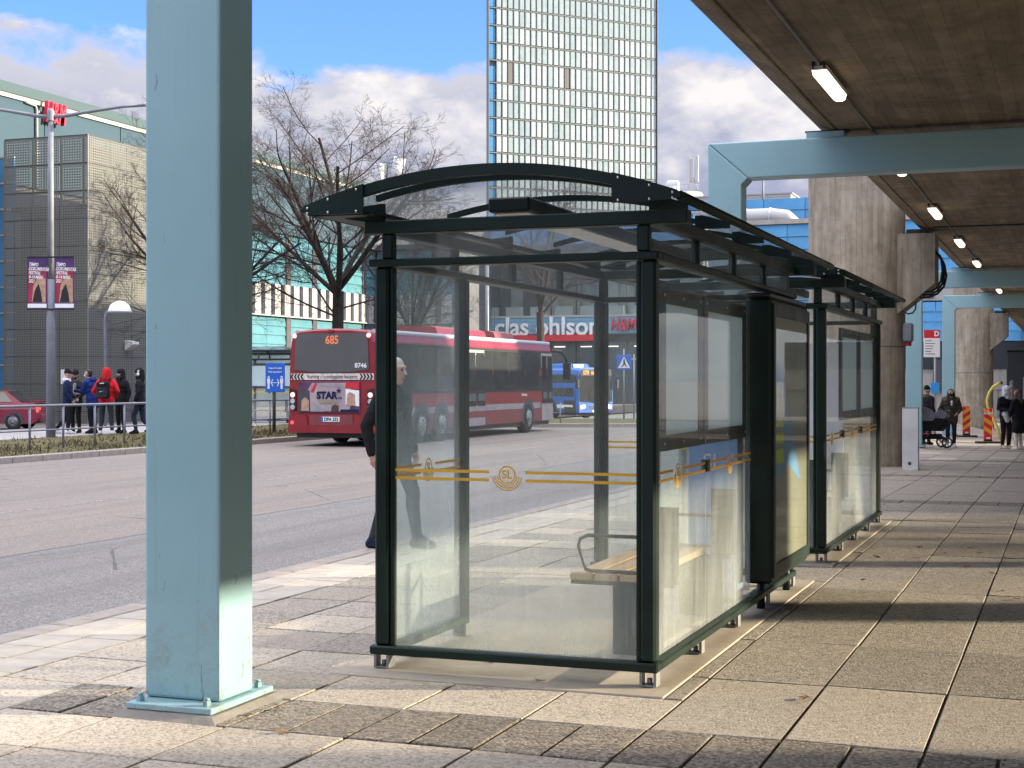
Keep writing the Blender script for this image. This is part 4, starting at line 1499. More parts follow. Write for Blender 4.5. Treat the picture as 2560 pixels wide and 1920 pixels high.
# local frame: x along the facade, y into the building, z up
fl = 3.62
MB().prism([(0.0, .62), (TW, .62), (TW - 2, 14), (6, 14)], 'z', 0, 130).build('core', 'tower_recess', Tw)
pm = MB().cbox(-.50, .50, 0, .10, .12, 3.30, .02).mesh('tower_panel', 'tower_panel')
pm_t = MB().cbox(-.50, .50, 0, .10, .12, 4.35, .02).mesh('tower_panel', 'tower_panel')
bm_ = MB().cbox(-.75, .75, 0, .10, .12, 3.3, .02).mesh('corner_pane', 'tower_blue')
NB = 29
bw = (TW - 1.9) / NB
z = 31.6
lev = []
while z < 96:
    tall = abs(z - (31.6 + 9 * fl)) < .01
    h = fl if not tall else fl + 1.05
    lev.append((z, h, tall))
    z += h
n_p = 0
rest = MB()
for li, (z, h, tall) in enumerate(lev):
    MB().box(0, TW, -.08, .60, z + h - .26, z + h - .04).build('floor_edge', 'tower_frame', Tw)
    obj('corner_pane', bm_, Tw, (.95, .25, z))
    vis = 2 <= li <= 12
    for i in range(NB):
        x = 1.9 + (i + .5) * bw
        dark = tall and i in (2, 12)
        if vis and n_p < 300:
            o = obj('tower_panel', pm_t if tall else pm, Tw, (x - .08, .05 + random.uniform(-.03, .03), z))
            if dark:
                o.data = o.data.copy()
                o.data.materials[0] = MATS['tower_dark']
            n_p += 1
        else:
            rest.box(x - .58, x + .42, .05, .15, z + .12, z + h - .32)
o = rest.build('panel_field', 'tower_panel', Tw)
o['kind'] = 'stuff'
fm = MB().box(-.05, .05, -.06, .6, lev[0][0], lev[-1][0] + 3.6).mesh('mullion', 'tower_frame')
for i in range(NB + 1):
    obj('mullion', fm, Tw, (1.9 + i * bw - .05, 0, 0))
MB().box(-.08, .08, -.3, .6, lev[0][0], lev[-1][0] + 3.6).build('corner_post', 'tower_frame', Tw)
MB().box(TW - .08, TW + .08, -.3, .6, lev[0][0], lev[-1][0] + 3.6).build('corner_post', 'tower_frame', Tw)

# blue building behind the walkway
O = (-18, 140, -.8)
D_ = thing('blue_building', 'blue clad building with a white duct on its roof behind the column', 'building', O)
bx('wall', D_, O, 'facade_rib', -37, -4, 140.3, 170, -.8, 16.0)
for r_ in range(13):
    for q in range(8):
        cassette(D_, O, -37 + q * 4.1 + .03, -37 + (q + 1) * 4.1 - .03, 140.28, 0, .8 + r_ * 1.17, .8 + (r_ + 1) * 1.17 - .06, 'y', 'facade_blue', 'cladding_sheet')
bx('parapet', D_, O, 'wall_concrete', -37.2, -4, 140.0, 142, 16.02, 16.45)
bx('upper_wall', D_, O, 'facade_rib', -37, -4, 150.3, 170, 16, 19.6)
for r_ in range(3):
    for q in range(6):
        cassette(D_, O, -37 + q * 4.1 + .03, -37 + (q + 1) * 4.1 - .03, 150.28, 0, 16.1 + r_ * 1.17, 16.1 + (r_ + 1) * 1.17 - .03, 'y', 'facade_blue', 'cladding_sheet')
t = thing('roof_duct', 'fat white ventilation duct on the blue building roof', 'duct', (-18, 145, 16.4))
p0, p1 = at(1862, 154.0), at(1985, 154.0)
MB((-18, 145, 16.4)).tube([(p0.x - 6, 146.5, 17.5), (p1.x - .8, 146.5, 17.5), (p1.x + .6, 146.5, 17.3), (p1.x + 1.4, 146.5, 16.5)], .75, 14).build('duct', 'tank_white', t)
MB((-18, 145, 16.4)).tube([(p0.x + 1.3, 146.5, 17.5), (p0.x + 1.45, 146.5, 17.5)], .82, 14).build('collar', 'hvac', t)
MB((-18, 145, 16.4)).tube([(p1.x - 1.0, 146.5, 17.5), (p1.x - .85, 146.5, 17.5)], .82, 14).build('collar', 'hvac', t)
q = at(1905, 160)
t = thing('roof_hut', 'dark glazed plant hut on the blue building roof', 'hut', (q.x - 3, 149, 16.02))
MB().box(-3, 2.4, 0, 1.2, 0, 2.6).build('wall', 'stop_dark', t)
MB().prism([(-3.2, 2.602), (2.5, 2.602), (2.5, 2.75), (-3.2, 2.75)], 'y', -.2, 1.3).build('roof', 'facade_blue', t)
q = at(1930, 175)
t = thing('white_plant_room', 'white ribbed plant room above the blue building', 'plant room', (q.x, 172, 19.6))
MB().box(-9, 2.6, 0, 10, 0, 3.1).build('wall', 'tank_white', t)
m = MB()
for k in range(9):
    m.box(-9.02, 2.62, -.04, -.004, .15 + k * .33, .22 + k * .33)
m.build('rib', 'facade_white', t)
MB().box(-9.1, 2.8, -.1, 10, 3.102, 3.25).build('roof', 'facade_trim', t)
q = at(1913, 168)
t = thing('roof_siren', 'double-horn siren mast on the white plant room', 'siren', (q.x, 166, 19.6))
MB().cyl((0, 0, 0), (0, 0, 5.6), .13, 8).build('mast', 'pole_grey', t)
MB().cyl((-.1, 0, 5.2), (-1.0, 0, 5.2), .12, 10, .34).build('horn', 'hvac', t)
MB().cyl((.1, 0, 5.2), (1.0, 0, 5.2), .12, 10, .34).build('horn', 'hvac', t)
MB().ball((0, 0, 5.7), .3).build('cap', 'hvac', t)
q = at(1710, 200)
t = thing('roof_tank', 'round white roof tank carrying mobile antennas', 'tank', (q.x, q.y, 20))
MB().lathe([(2.5, -20.5), (2.5, 6.0), (2.3, 6.25), (.01, 6.3)], (0, 0, 0), 28).build('drum', 'tank_white', t)
MB().lathe([(.9, 6.3), (.9, 7.6), (.75, 7.9), (.01, 8.0)], (-1.5, 0, 0), 18).build('vent', 'hvac', t)
for (x, h) in ((.8, 3.7), (1.15, 3.6), (1.75, 3.9)):
    MB().cbox(x - .12 if x < 1.5 else x - .22, x + .12 if x < 1.5 else x + .22, -.2, .1, 7.6, 7.2 + h, .04).build('antenna', 'tank_white', t)
m = MB()
m.tube([(.4, 0, 6.2), (1.1, 0, 8.2)], .06, 6)
m.tube([(2.0, 0, 6.2), (1.3, 0, 8.2)], .06, 6)
m.tube([(.8, 0, 7.7), (1.9, 0, 7.7)], .05, 6)
m.build('mast', 'galv', t)
m = MB()
for k in range(10):
    a = R(200 + k * 15)
    m.cyl((2.45 * math.cos(a), 2.45 * math.sin(a), 6.2), (2.45 * math.cos(a), 2.45 * math.sin(a), 7.1), .025, 5)
m.tube([(2.45 * math.cos(R(a)), 2.45 * math.sin(R(a)), 7.1) for a in range(200, 345, 10)], .025, 5)
m.build('guard_rail', 'galv', t)

# far end of the walkway
O = (-4, 100, -.8)
E_ = thing('station_building', 'concrete and blue clad station building closing the walkway', 'building', O)
bx('wall', E_, O, 'wall_concrete', -16, 14, 100.3, 116, -1.0, 2.35)
for i in range(16):
    bx('concrete_panel', E_, O, 'wall_concrete', -12 + i * .95 + .02, -12 + (i + 1) * .95 - .02, 100.1, 100.28, -.95, 1.0)
bx('string_course', E_, O, 'wall_concrete', -16, 14, 100.05, 100.29, 1.02, 2.0)
bx('dark_band', E_, O, 'kiosk_dark', -16, 14, 100.2, 116, 2.36, 4.1)
for r_ in range(4):
    for q in range(8):
        cassette(E_, O, -16 + q * 2.6 + .02, -16 + (q + 1) * 2.6 - .02, 100.18, 0, 4.15 + r_ * .62, 4.15 + (r_ + 1) * .62 - .04, 'y', 'facade_blue', 'cladding_sheet')
bx('upper_wall', E_, O, 'facade_white', -16, 14, 100.3, 116, 6.7, 8.6)
for q in range(6):
    bx('window', E_, O, 'window_dark', -12 + q * 2.6, -10.9 + q * 2.6, 100.2, 100.28, 6.9, 8.4)
bx('cupboard', E_, O, 'stop_dark', -8.3, -7.6, 99.7, 100.04, 1.05, 2.9)
# dark public toilet cabin
q = at(2516, 60)
t = thing('toilet_cabin', 'black public toilet cabin with a small pictogram', 'cabin', (q.x, q.y, gz(q.x, q.y)))
MB().cbox(0, 3.2, 0, 3.5, 0, 3.25, .04).build('wall', 'kiosk_dark', t)
MB().box(-.1, 3.3, -.1, 3.6, 3.252, 3.36).build('roof', 'stop_dark', t)
MB().box(.62, 1.7, -.03, -.004, .05, 2.2).build('door', 'bus_grey', t)
for x in (.72, .90):
    MB().ball((x, -.02, 2.62), .035, 8, 6).build('pictogram', 'white', t)
    MB().box(x - .035, x + .035, -.03, -.012, 2.35, 2.57).build('pictogram', 'white', t)

# ------------------------------------------------------------------ trees
def make_tree_meshes(seed, height, fork, spread, tr, low=4):
    rg = random.Random(seed)
    thick, thin = MB(), MB()
    def branch(p, d, ln, r, lvl):
        n = 4 if lvl < 3 else 3
        pts, rs = [p.copy()], [r]
        q = p.copy()
        dd = d.copy()
        bend = Vector((rg.uniform(-1, 1), rg.uniform(-1, 1), rg.uniform(-.2, .5))) * (.10 if lvl < 2 else .18)
        for i in range(n):
            dd = (dd + bend * .6 + Vector((rg.uniform(-1, 1), rg.uniform(-1, 1), rg.uniform(-1, 1))) * .09 + Vector((0, 0, .05 if lvl < 4 else .02))).normalized()
            q = q + dd * (ln / n)
            pts.append(q.copy())
            rs.append(r * (1 - .52 * (i + 1) / n))
        (thick if lvl <= 1 else thin).tube(pts, rs, 8 if lvl <= 1 else (5 if lvl <= 2 else 3), False)
        if lvl >= 6 or ln < .22:
            return
        kids = {0: 0, 1: 7, 2: 6, 3: 5, 4: 5, 5: 3}[lvl]
        for k in range(kids):
            f = .22 + .78 * (k + rg.random() * .8) / kids
            j = min(n - 1, int(f * n))
            ff = f * n - j
            ff = min(1, ff)
            pp = pts[j].lerp(pts[j + 1], ff)
            bd = (pts[j + 1] - pts[j]).normalized()
            side = bd.orthogonal().normalized()
            side.rotate(Matrix.Rotation(rg.uniform(0, 6.28), 3, bd))
            an = R(rg.uniform(28, 58))
            nd = (bd * math.cos(an) + side * math.sin(an)).normalized()
            branch(pp, nd, ln * rg.uniform(.40, .62) * (1.1 - .35 * f), max(.0045, r * (1 - .5 * f) * .50), lvl + 1)
    tp = [Vector((0, 0, 0)), Vector((.02, .02, fork * .5)), Vector((.05, 0, fork))]
    thick.tube([tp[0], tp[0] + Vector((0, 0, .35)), tp[1], tp[2]], [tr * 1.5, tr * 1.08, tr, tr * .92], 12, False)
    for k in range(spread):
        a = 2 * math.pi * k / spread + rg.uniform(-.3, .3)
        tilt = R((18, 30, 44, 54)[k % 4] + rg.uniform(-5, 6)) if k else R(5)
        d = Vector((math.sin(tilt) * math.cos(a), math.sin(tilt) * math.sin(a), math.cos(tilt)))
        branch(tp[2] + Vector((0, 0, rg.uniform(-.5, .1))), d, (height - fork) * rg.uniform(.62, .80) * (1.12 if k == 0 else 1), tr * rg.uniform(.42, .58), 1)
    for k in range(low):   # low limbs
        a = rg.uniform(0, 6.28)
        d = Vector((math.cos(a), math.sin(a), .42)).normalized()
        branch(Vector((0, 0, fork * rg.uniform(.70, .95))), d, (height - fork) * rg.uniform(.40, .58), tr * .22, 2)
    return thick.mesh('trunk', 'bark'), thin.mesh('crown', 'twig')
TA = make_tree_meshes(21, 13.6, 5.4, 8, .20)
TB = make_tree_meshes(5, 13.0, 5.0, 8, .20)
TC = make_tree_meshes(33, 12.0, 5.6, 5, .21, 0)
def tree(px, d, z, meshes, rz, s, label):
    c = at(px, d, z)
    t = thing('bare_tree', label, 'tree', c, rz, 'bare winter street trees')
    t.scale = (s, s, s)
    obj('trunk', meshes[0], t)
    obj('crown', meshes[1], t)
    return t
tm_ = tree(842, 60, .1, TA, 0.4, .95, 'bare winter tree rising behind the roof of the red bus')
tm_.scale = (1.18, 1.18, .93)
tree(500, 57, .1, TB, 2.1, .82, 'bare winter tree half hidden behind the pale blue post')
t3 = tree(1035, 76, -.3, TA, 2.8, .78, 'bare tree with a few brown leaves beside the department store wing')
tree(1352, 78, -.5, TC, 4.4, 1.0, 'bare tree standing before the department store lettering')
for d_, x_, rz_, lb_ in ((16.6, 33, 2.0, 'unseen bare winter tree added to dapple the low sun on the paving'),):
    o_ = tree(0, 1, 0, TB, rz_, .95, lb_)
    o_.location = (x_, yfor(d_, x_), -.5)  # unseen tree, added so its crown dapples the sun on the slabs
# clinging brown leaves on the third tree
lm = MB()
rg = random.Random(9)
for i in range(900):
    a, rr_ = rg.uniform(0, 6.28), rg.uniform(.3, 3.2)
    zc_ = rg.uniform(3.2, 7.4)
    c = Vector((rr_ * math.cos(a), rr_ * math.sin(a), zc_ + rg.gauss(0, .3)))
    u = Vector((rg.uniform(-1, 1), rg.uniform(-1, 1), rg.uniform(-1, 1))).normalized() * .075
    w = u.orthogonal().normalized() * .05
    lm.add([c - u, c + w, c + u, c - w], [(0, 1, 2, 3)])
o = lm.build('leaves', 'leaf_brown', t3)
o['kind'] = 'stuff'

# grass tufts on the verge
gm = MB()
rg = random.Random(4)
for i in range(7000):
    y = rg.uniform(24, 50)
    x = -21.0 - abs(rg.gauss(0, 1.3)) if rg.random() < .75 else rg.uniform(-25.2, -21)
    if x < -25.2:
        continue
    cl = .5 + .5 * math.sin(x * 2.1 + y * 1.3) * math.sin(y * .83 - x)
    if rg.random() > .25 + .75 * cl:
        continue
    h = rg.uniform(.04, .15) * (.4 + .9 * cl)
    z = (-20.9 - x) * .02 - .005
    a = rg.uniform(0, 6.28)
    dx, dy = math.cos(a) * .02, math.sin(a) * .02
    lx, ly = rg.gauss(0, .5) * h, rg.gauss(0, .5) * h
    gm.add([(x - dx, y - dy, z), (x + dx, y + dy, z), (x + lx * .5 + dx * .5, y + ly * .5 + dy * .5, z + h * .65), (x + lx, y + ly, z + h)], [(0, 1, 2), (0, 2, 3)])
tag(gm.build('grass', 'grass'), 'tufts of dry winter grass along the far kerb', 'grass', None, 'stuff')

# ------------------------------------------------------------------ street furniture across the road
t = thing('street_lamp', 'tall grey double-arm street lamp carrying two festival banners', 'street lamp', at(127, 40.3, .08))
MB().tube([(0, 0, -.1), (0, 0, 3.1), (0, 0, 3.25), (0, 0, 4.2)], [.125, .115, .105, .10], 16).build('pole', 'pole_grey', t)
MB().tube([(0, 0, 4.2), (0, 0, 8.55)], [.088, .07], 14).build('pole', 'pole_grey', t)
u = Vector((RX, RY, 0))
for s in (-1, 1):
    pts = [u * (s * q) + Vector((0, 0, 8.5 + hh)) for q, hh in ((0, 0), (.35, .03), (1.1, .16), (1.9, .28), (2.5, .32))]
    arm = MB().tube(pts, [.055, .05, .045, .04, .04], 10).build('arm', 'pole_grey', t)
    e = u * (s * 2.75) + Vector((0, 0, 8.84))
    MB().ball(tuple(e), .34, 14, 8, (1.0, .6, .24)).build('lamp_head', 'hvac', arm)
MB().lathe([(.10, 0), (.10, .25), (.06, .32), (.01, .34)], (0, 0, 8.4), 14).build('cap', 'pole_grey', t)
def banner(px, label, sgn_):
    c = at(127, 40.2, 0)
    b = thing('banner', label, 'banner', (c.x, c.y, 0), YAW, 'festival banners on the lamp post')
    x0, x1 = (sgn_ * .10, sgn_ * .62)
    a, e = min(x0, x1), max(x0, x1)
    z0, z1 = 3.50, 4.84
    MB().box(a, e, .0, .02, z0, z1).build('sheet', 'poster_violet', b)
    MB().box(a + .02, e - .02, -.004, -.001, z0 + .16, z1 - .30).build('print', 'poster_red', b)
    MB().prism([(a + .12, z0 + .16), (e - .03, z0 + .16), (e - .04, z1 - .55), (a + .30, z1 - .45), (a + .16, z0 + .6)], 'y', -.008, -.005).build('print', 'poster_skin', b)
    MB().prism([(a + .14, z0 + .17), (e - .12, z0 + .17), (e - .15, z0 + .40), (a + .30, z0 + .66), (a + .20, z0 + .48)], 'y', -.012, -.009).build('print', 'black', b)
    MB().box(a + .01, e - .01, -.008, -.004, z0 + .02, z0 + .13).build('print', 'white', b)
    for i, s in enumerate(('TEMPO', 'DOKUMENTÄR', 'FESTIVAL', '8–14 MARS', '2021')):
        text(s, .125, 'white', b, (a + .04, -.016, z1 - .17 - i * .11), (R(90), R(4), 0), 'lettering', .001, 'LEFT', .003, .25, .62)
    for zz in (z0 - .02, z1 + .02):
        MB().box(min(0, a), max(0, e), -.012, .03, zz - .02, zz + .02).build('bracket', 'black_metal', b)
banner(0, 'purple and red festival banner hung between the lamp pole and the side road', -1)
banner(0, 'purple and red festival banner hung on the bus shelter side of the lamp pole', 1)
# second small lamp
t = thing('path_lamp', 'slim path lamp with a white dome head before the perforated block', 'lamp', at(263, 50, .1))
MB().tube([(0, 0, 0), (0, 0, 3.55), (.05, 0, 3.72), (.2, 0, 3.78), (.42, .1, 3.78)], .05, 10).build('pole', 'pole_grey', t)
MB().lathe([(.38, 0), (.37, .06), (.30, .22), (.16, .32), (.01, .36)], (.48, .12, 3.76), 20).build('dome', 'lamp_white', t)
MB().lathe([(.39, -.05), (.39, 0)], (.48, .12, 3.76), 20).build('rim', 'pole_grey', t)
# railing
rl = thing('railing', 'grey tubular steel railing on the grass verge', 'railing', (-22.15, 30, .02))
yy0, yy1 = 15.0, 41.6
MB((-22.15, 30, .02)).tube([(-22.15, yy0, 1.02), (-22.15, yy1 - .15, 1.02), (-22.15, yy1, .95), (-22.15, yy1 + .08, .02)], .032, 10).build('top_rail', 'rail_steel', rl)
MB((-22.15, 30, .02)).tube([(-22.15, yy0, .46), (-22.15, yy1 + .04, .46)], .020, 8).build('mid_rail', 'rail_steel', rl)
pmh = MB().cyl((0, 0, -.1), (0, 0, .97), .027, 10).mesh('post', 'rail_steel')
y = 28.5 - 1.22 * 8
while y < 41:
    obj('post', pmh, rl, (0, y - 30, .02))
    y += 1.22
# distance sign
t = thing('distance_sign', 'blue keep-your-distance sign on a pole by the railing', 'sign', (*at(688, 44.5).xy, .05), YAW)
MB().cyl((-.04, .06, 0), (-.04, .06, 1.95), .05, 10).build('pole', 'stop_dark', t)
sh = MB().cbox(-.285, .285, -.012, .012, 1.20, 2.06, .006).build('plate', 'blue_sign', t)
text('Vänligen, håll avstånd!', .072, 'white', sh, (0, -.016, 1.91), bold=.001, sx=.62)
text('Please, keep distance!', .072, 'white', sh, (0, -.016, 1.80), bold=.001, sx=.62)
for x in (-.19, .19):
    m = MB()
    m.ball((x, -.016, 1.645), .03, 10, 6, (1, .2, 1))
    m.cbox(x - .045, x + .045, -.02, -.013, 1.46, 1.605, .003)
    m.cbox(x - .03, x + .03, -.02, -.013, 1.30, 1.458, .003)
    m.build('pictogram', 'white', sh)
m = MB()
m.box(-.10, .10, -.018, -.013, 1.475, 1.49)
for s in (-1, 1):
    m.prism([(s * .125, 1.482), (s * .075, 1.59), (s * .055, 1.58), (s * .10, 1.482), (s * .055, 1.385), (s * .075, 1.375)], 'y', -.0185, -.0135)
m.build('arrow', 'white', sh)
# pedestrian crossing sign on the island
t = thing('crossing_sign', 'blue and white pedestrian crossing sign on the traffic island', 'sign', (*at(1560, 62.5).xy, -.05), YAW)
MB().cyl((0, .05, 0), (0, .05, 2.95), .035, 8).build('pole', 'galv', t)
pl_ = MB().cbox(-.30, .30, -.012, .012, 2.10, 2.70, .01).build('plate', 'blue_sign', t)
MB().prism([(-.25, 2.16), (.25, 2.16), (0, 2.64)], 'y', -.017, -.013).build('triangle', 'white', pl_)
m = MB()
m.ball((.005, -.019, 2.525), .028, 8, 5, (1, .2, 1))
m.prism([(-.03, 2.50), (.035, 2.49), (.05, 2.35), (.12, 2.20), (.09, 2.185), (.02, 2.30), (-.09, 2.185), (-.12, 2.20), (-.03, 2.33)], 'y', -.021, -.018)
m.build('pictogram', 'black', pl_)
q = at(1585, 64)
t = thing('sign_post', 'plain grey post beside the pedestrian crossing sign', 'post', (q.x, q.y, -.05))
MB().cyl((0, 0, 0), (0, 0, 2.75), .035, 8).build('pole', 'galv', t)
MB().box(-.12, .22, -.02, .02, 2.5, 2.6).build('arm', 'galv', t)
q = at(1401, 57)
t = thing('marker_post', 'thin grey marker post at the edge of the traffic island', 'post', (q.x, q.y, .0))
MB().cyl((0, 0, -.1), (0, 0, .75), .025, 8).build('pole', 'galv', t)
MB().box(-.3, .03, -.012, .012, .38, .41).build('arm', 'galv', t)
q = at(1218, 84)
t = thing('mast', 'tall pale mast with a dark cage in front of the department store', 'mast', (q.x, q.y, -.6))
MB().cyl((0, 0, 0), (0, 0, 9.5), .10, 12).build('pole', 'rail_steel', t)
m = MB()
for x in (-.45, .45):
    m.cyl((x, 0, 3.4), (x, 0, 6.0), .02, 6)
m.tube([(-.45, 0, 4.6), (.45, 0, 4.6)], .02, 6)
m.build('cage', 'black_metal', t)

# ------------------------------------------------------------------ vehicles
def wheel(parent, x, y, r, w, side, hub='galv'):
    o = MB((0, 0, 0))
    s = 1 if side > 0 else -1
    cx = x
    o.tube([(cx, y, r), (cx + s * w * .15, y, r), (cx + s * w * .9, y, r), (cx + s * w, y, r)], [r * .93, r, r, r * .9], 28)
    wh = o.build('wheel', 'rubber', parent)
    h = MB()
    h.tube([(cx + s * (w + .002), y, r), (cx + s * (w + .02), y, r), (cx + s * (w - .0), y, r)], [r * .60, r * .56, r * .30], 24, False)
    h.tube([(cx + s * (w + .004), y, r), (cx + s * (w + .05), y, r)], [r * .2, r * .16], 14)
    h.build('rim', hub, wh)
    b = MB()
    for k in range(10):
        a = k * math.pi / 5
        b.cyl((cx + s * (w + .01), y + r * .4 * math.cos(a), r + r * .4 * math.sin(a)), (cx + s * (w + .04), y + r * .4 * math.cos(a), r + r * .4 * math.sin(a)), .014, 6)
    b.build('wheel_nut', 'bolt', wh)
def bus_shell(L, W, H, nose=.12):
    half = [(W * .485, .34), (W * .5, .55), (W * .5, 1.3), (W * .495, 2.0), (W * .475, H - .32), (W * .45, H - .14), (W * .39, H - .04), (W * .2, H), (0, H + .01)]
    prof = half + [(-x, z) for x, z in half[-2::-1]]
    n = len(prof)
    V, Fc = [], []
    secs = [(0, .955, .05), (.05, .985, .015), (.16, 1, 0), (L - .3, 1, 0), (L - nose, .985, .02), (L, .93, .10)]
    for y, sx, dz_ in secs:
        for x, z in prof:
            zz = z - (dz_ if z > 2 else 0) + (dz_ * .4 if z < .6 else 0)
            V.append((x * sx, y, zz))
    for i in range(len(secs) - 1):
        for k in range(n):
            Fc.append((i * n + k, i * n + (k + 1) % n, (i + 1) * n + (k + 1) % n, (i + 1) * n + k))
    Fc.append(tuple(range(n)))
    Fc.append(tuple((len(secs) - 1) * n + k for k in range(n)))
    return MB().add(V, Fc)

RB = thing('red_bus', 'red three-axle city bus driving away with a radio advert on its back', 'bus', (-18.02, 35.35, -.12), R(0.5))
L, W, Hh = 14.6, 2.55, 3.06
bus_shell(L, W, Hh).build('body', 'bus_red', RB)
MB().box(-W * .46, W * .46, .3, L - .3, .22, .34).build('underbody', 'stop_dark', RB)
# roof edge rails and pods
for s in (-1, 1):
    MB().tube([(s * 1.10, .2, 2.98), (s * 1.10, L - .15, 2.98)], .07, 8).build('roof_rail', 'bus_roof_white', RB)
def pod(y0, y1, mt):
    m = MB()
    m.prism([(-.75, 3.04), (.75, 3.04), (.66, 3.26), (.45, 3.32), (-.45, 3.32), (-.66, 3.26)], 'y', y0, y1)
    m.prism([(-.75, 3.04), (.75, 3.04), (.5, 3.09), (-.5, 3.09)], 'y', y1, y1 + .6)
    m.build('roof_pod', mt, RB)
pod(5.4, 9.4, 'bus_red')
pod(10.2, 12.0, 'bus_red_dirty')
# rear
MB().prism([(-1.03, 2.94), (1.03, 2.94), (1.07, 2.0), (.6, 1.94), (0, 1.92), (-.6, 1.94), (-1.07, 2.0)], 'y', -.030, -.004).build('rear_window', 'rear_glass', RB)
text('685', .30, 'amber_led_dim', RB, (.02, -.034, 2.76), sx=.85, bold=.008)
text('8746', .17, 'white', RB, (.84, -.034, 2.10), bold=.003)
st = MB().box(-1.17, 1.20, -.022, -.003, 1.735, 1.90).build('warning_strip', 'cloth_cream', RB)
text('Varning – utsvängande bakparti', .125, 'stop_dark', st, (.02, -.025, 1.815), sx=.92)
for s in (-1, 1):
    for k in range(4):
        x = s * (.80 + k * .095)
        m = MB().prism([(x, 1.742), (x + s * .05, 1.742), (x + s * .10, 1.817), (x + s * .05, 1.893), (x, 1.893), (x + s * .05, 1.817)], 'y', -.0255, -.0225)
        m.build('chevron', 'black', st)
# advert panel on the engine hatch
ad = MB().cbox(-.95, .82, -.035, -.003, .88, 1.69, .008).build('advert', 'poster_purple', RB)
def prn(mt, poly, dpt=.0):
    MB().prism(poly, 'y', -.041 - dpt, -.0365 - dpt).build('print', mt, ad)
prn('poster_pink', [(-.62, .92), (.5, .92), (.7, 1.35), (.42, 1.66), (-.55, 1.66), (-.78, 1.3)])
prn('stop_dark', [(-.93, .92), (-.60, .90), (-.62, 1.46), (-.94, 1.46)], .004)
prn('poster_skin', [(-.86, .93), (-.64, .93), (-.64, 1.2), (-.75, 1.28), (-.85, 1.2)], .008)
prn('white', [(.42, 1.1), (.80, 1.05), (.80, 1.46), (.42, 1.50)], .004)
prn('poster_skin', [(.44, 1.09), (.70, 1.06), (.68, 1.36), (.55, 1.42), (.47, 1.38)], .008)
prn('red_sign', [(.40, 1.52), (.80, 1.49), (.80, 1.67), (.42, 1.67)], .004)
prn('bus_grey', [(-.58, .91), (-.20, .91), (-.25, 1.02), (-.48, 1.13)], .004)
prn('hair_brown', [(.0, .91), (.22, .91), (.22, 1.06), (.12, 1.1), (.02, 1.06)], .008)
prn('cloth_navy', [(.25, .905), (.80, .905), (.80, .97), (.28, .97)], .008)
prn('red_sign', [(-.60, 1.42), (-.50, 1.40), (-.40, 1.64), (-.46, 1.66)], .004)
text('STAR', .25, 'cloth_navy', ad, (-.12, -.052, 1.325), bold=.012)
text('FM', .085, 'cloth_navy', ad, (.26, -.052, 1.26))
MB().prism([(.22 + .085 * math.cos(R(90 + k * 36)) * (1 if k % 2 == 0 else .35), 1.45 + .085 * math.sin(R(90 + k * 36)) * (1 if k % 2 == 0 else .35)) for k in range(10)], 'y', -.054, -.050).build('print', 'cloth_navy', ad)
MB().box(-.35, .18, -.052, -.046, 1.12, 1.20).build('print', 'poster_khaki', ad)
MB().box(-.30, .20, -.050, -.046, 1.56, 1.62).build('print', 'bus_grey', ad)
for s in (-1, 1):
    lc = MB().prism([(s * 1.22, 1.52), (s * 1.02, 1.46), (s * 1.02, .92), (s * 1.22, .98)], 'y', -.03, .02).build('lamp_cluster', 'black', RB)
    for k, (zz, mt) in enumerate(((1.345, 'tail_lit'), (1.185, 'lens'), (1.025, 'lens'))):
        MB().cyl((s * 1.115, -.05, zz), (s * 1.115, -.028, zz), .062, 18).build('lamp', mt, lc)
        MB().lathe([(.066, 0), (.074, .004)], (0, 0, 0), 18).build('ring', 'galv', lc, (s * 1.115, -.05, zz)).rotation_euler = (R(90), 0, 0)
    MB().cyl((s * 1.06, -.035, 2.88), (s * 1.06, -.01, 2.88), .055, 16).build('marker_lamp', 'tail_lit', RB)
    MB().cyl((s * 1.12, -.075, .62), (s * 1.12, -.055, .62), .05, 14).build('reflector', 'tail_lamp', RB)
MB().prism([(-1.25, .36), (-1.22, .80), (-.74, .82), (-.66, .54), (.62, .54), (.70, .82), (1.22, .80), (1.25, .36)], 'y', -.055, .05).build('bumper', 'bus_red', RB)
MB().prism([(-.66, .545), (-.6, .83), (.6, .83), (.62, .545)], 'y', -.02, .05).build('bumper_recess', 'bus_red_dirty', RB)
npl = MB().cbox(-.285, .235, -.036, -.022, .645, .775, .004).build('number_plate', 'white', RB)
text('DPA 232', .125, 'black', npl, (.0, -.039, .71), sx=.88, bold=.003)
MB().box(-.283, -.235, -.040, -.0365, .65, .77).build('plate_band', 'blue_sign', npl)
MB().box(-.08, .06, -.06, .0, 2.975, 3.03).build('camera_housing', 'bus_red', RB)
# sides
for s in (-1, 1):
    x0, x1 = (W * .5 - .015, W * .5 + .006) if s > 0 else (-W * .5 - .006, -W * .5 + .015)
    MB().prism([(s * (W * .5 - .03), 1.36), (s * (W * .5 + .008), 1.36), (s * (W * .482 + .006), 2.70), (s * (W * .482 - .04), 2.70)], 'y', 1.0, L - .35).build('window_band', 'black', RB)
    yy = 1.1
    while yy < L - 1.6:
        m = MB().prism([(s * (W * .5 + .009), 1.42), (s * (W * .5 + .013), 1.42), (s * (W * .483 + .013), 2.62), (s * (W * .483 + .009), 2.62)], 'y', yy, yy + 1.42)
        m.build('window', 'dark_glass', RB)
        yy += 1.5
    MB().box(*sorted((s * W * .5 - s * .01, s * W * .5 + s * .008)), .7, L - 1.5, .80, .98).build('side_stripe', 'bus_grey', RB)
    MB().box(*sorted((s * W * .5 - s * .02, s * W * .5 + s * .006)), .7, L - 1.5, .38, .79).build('skirt', 'bus_red_dirty', RB)
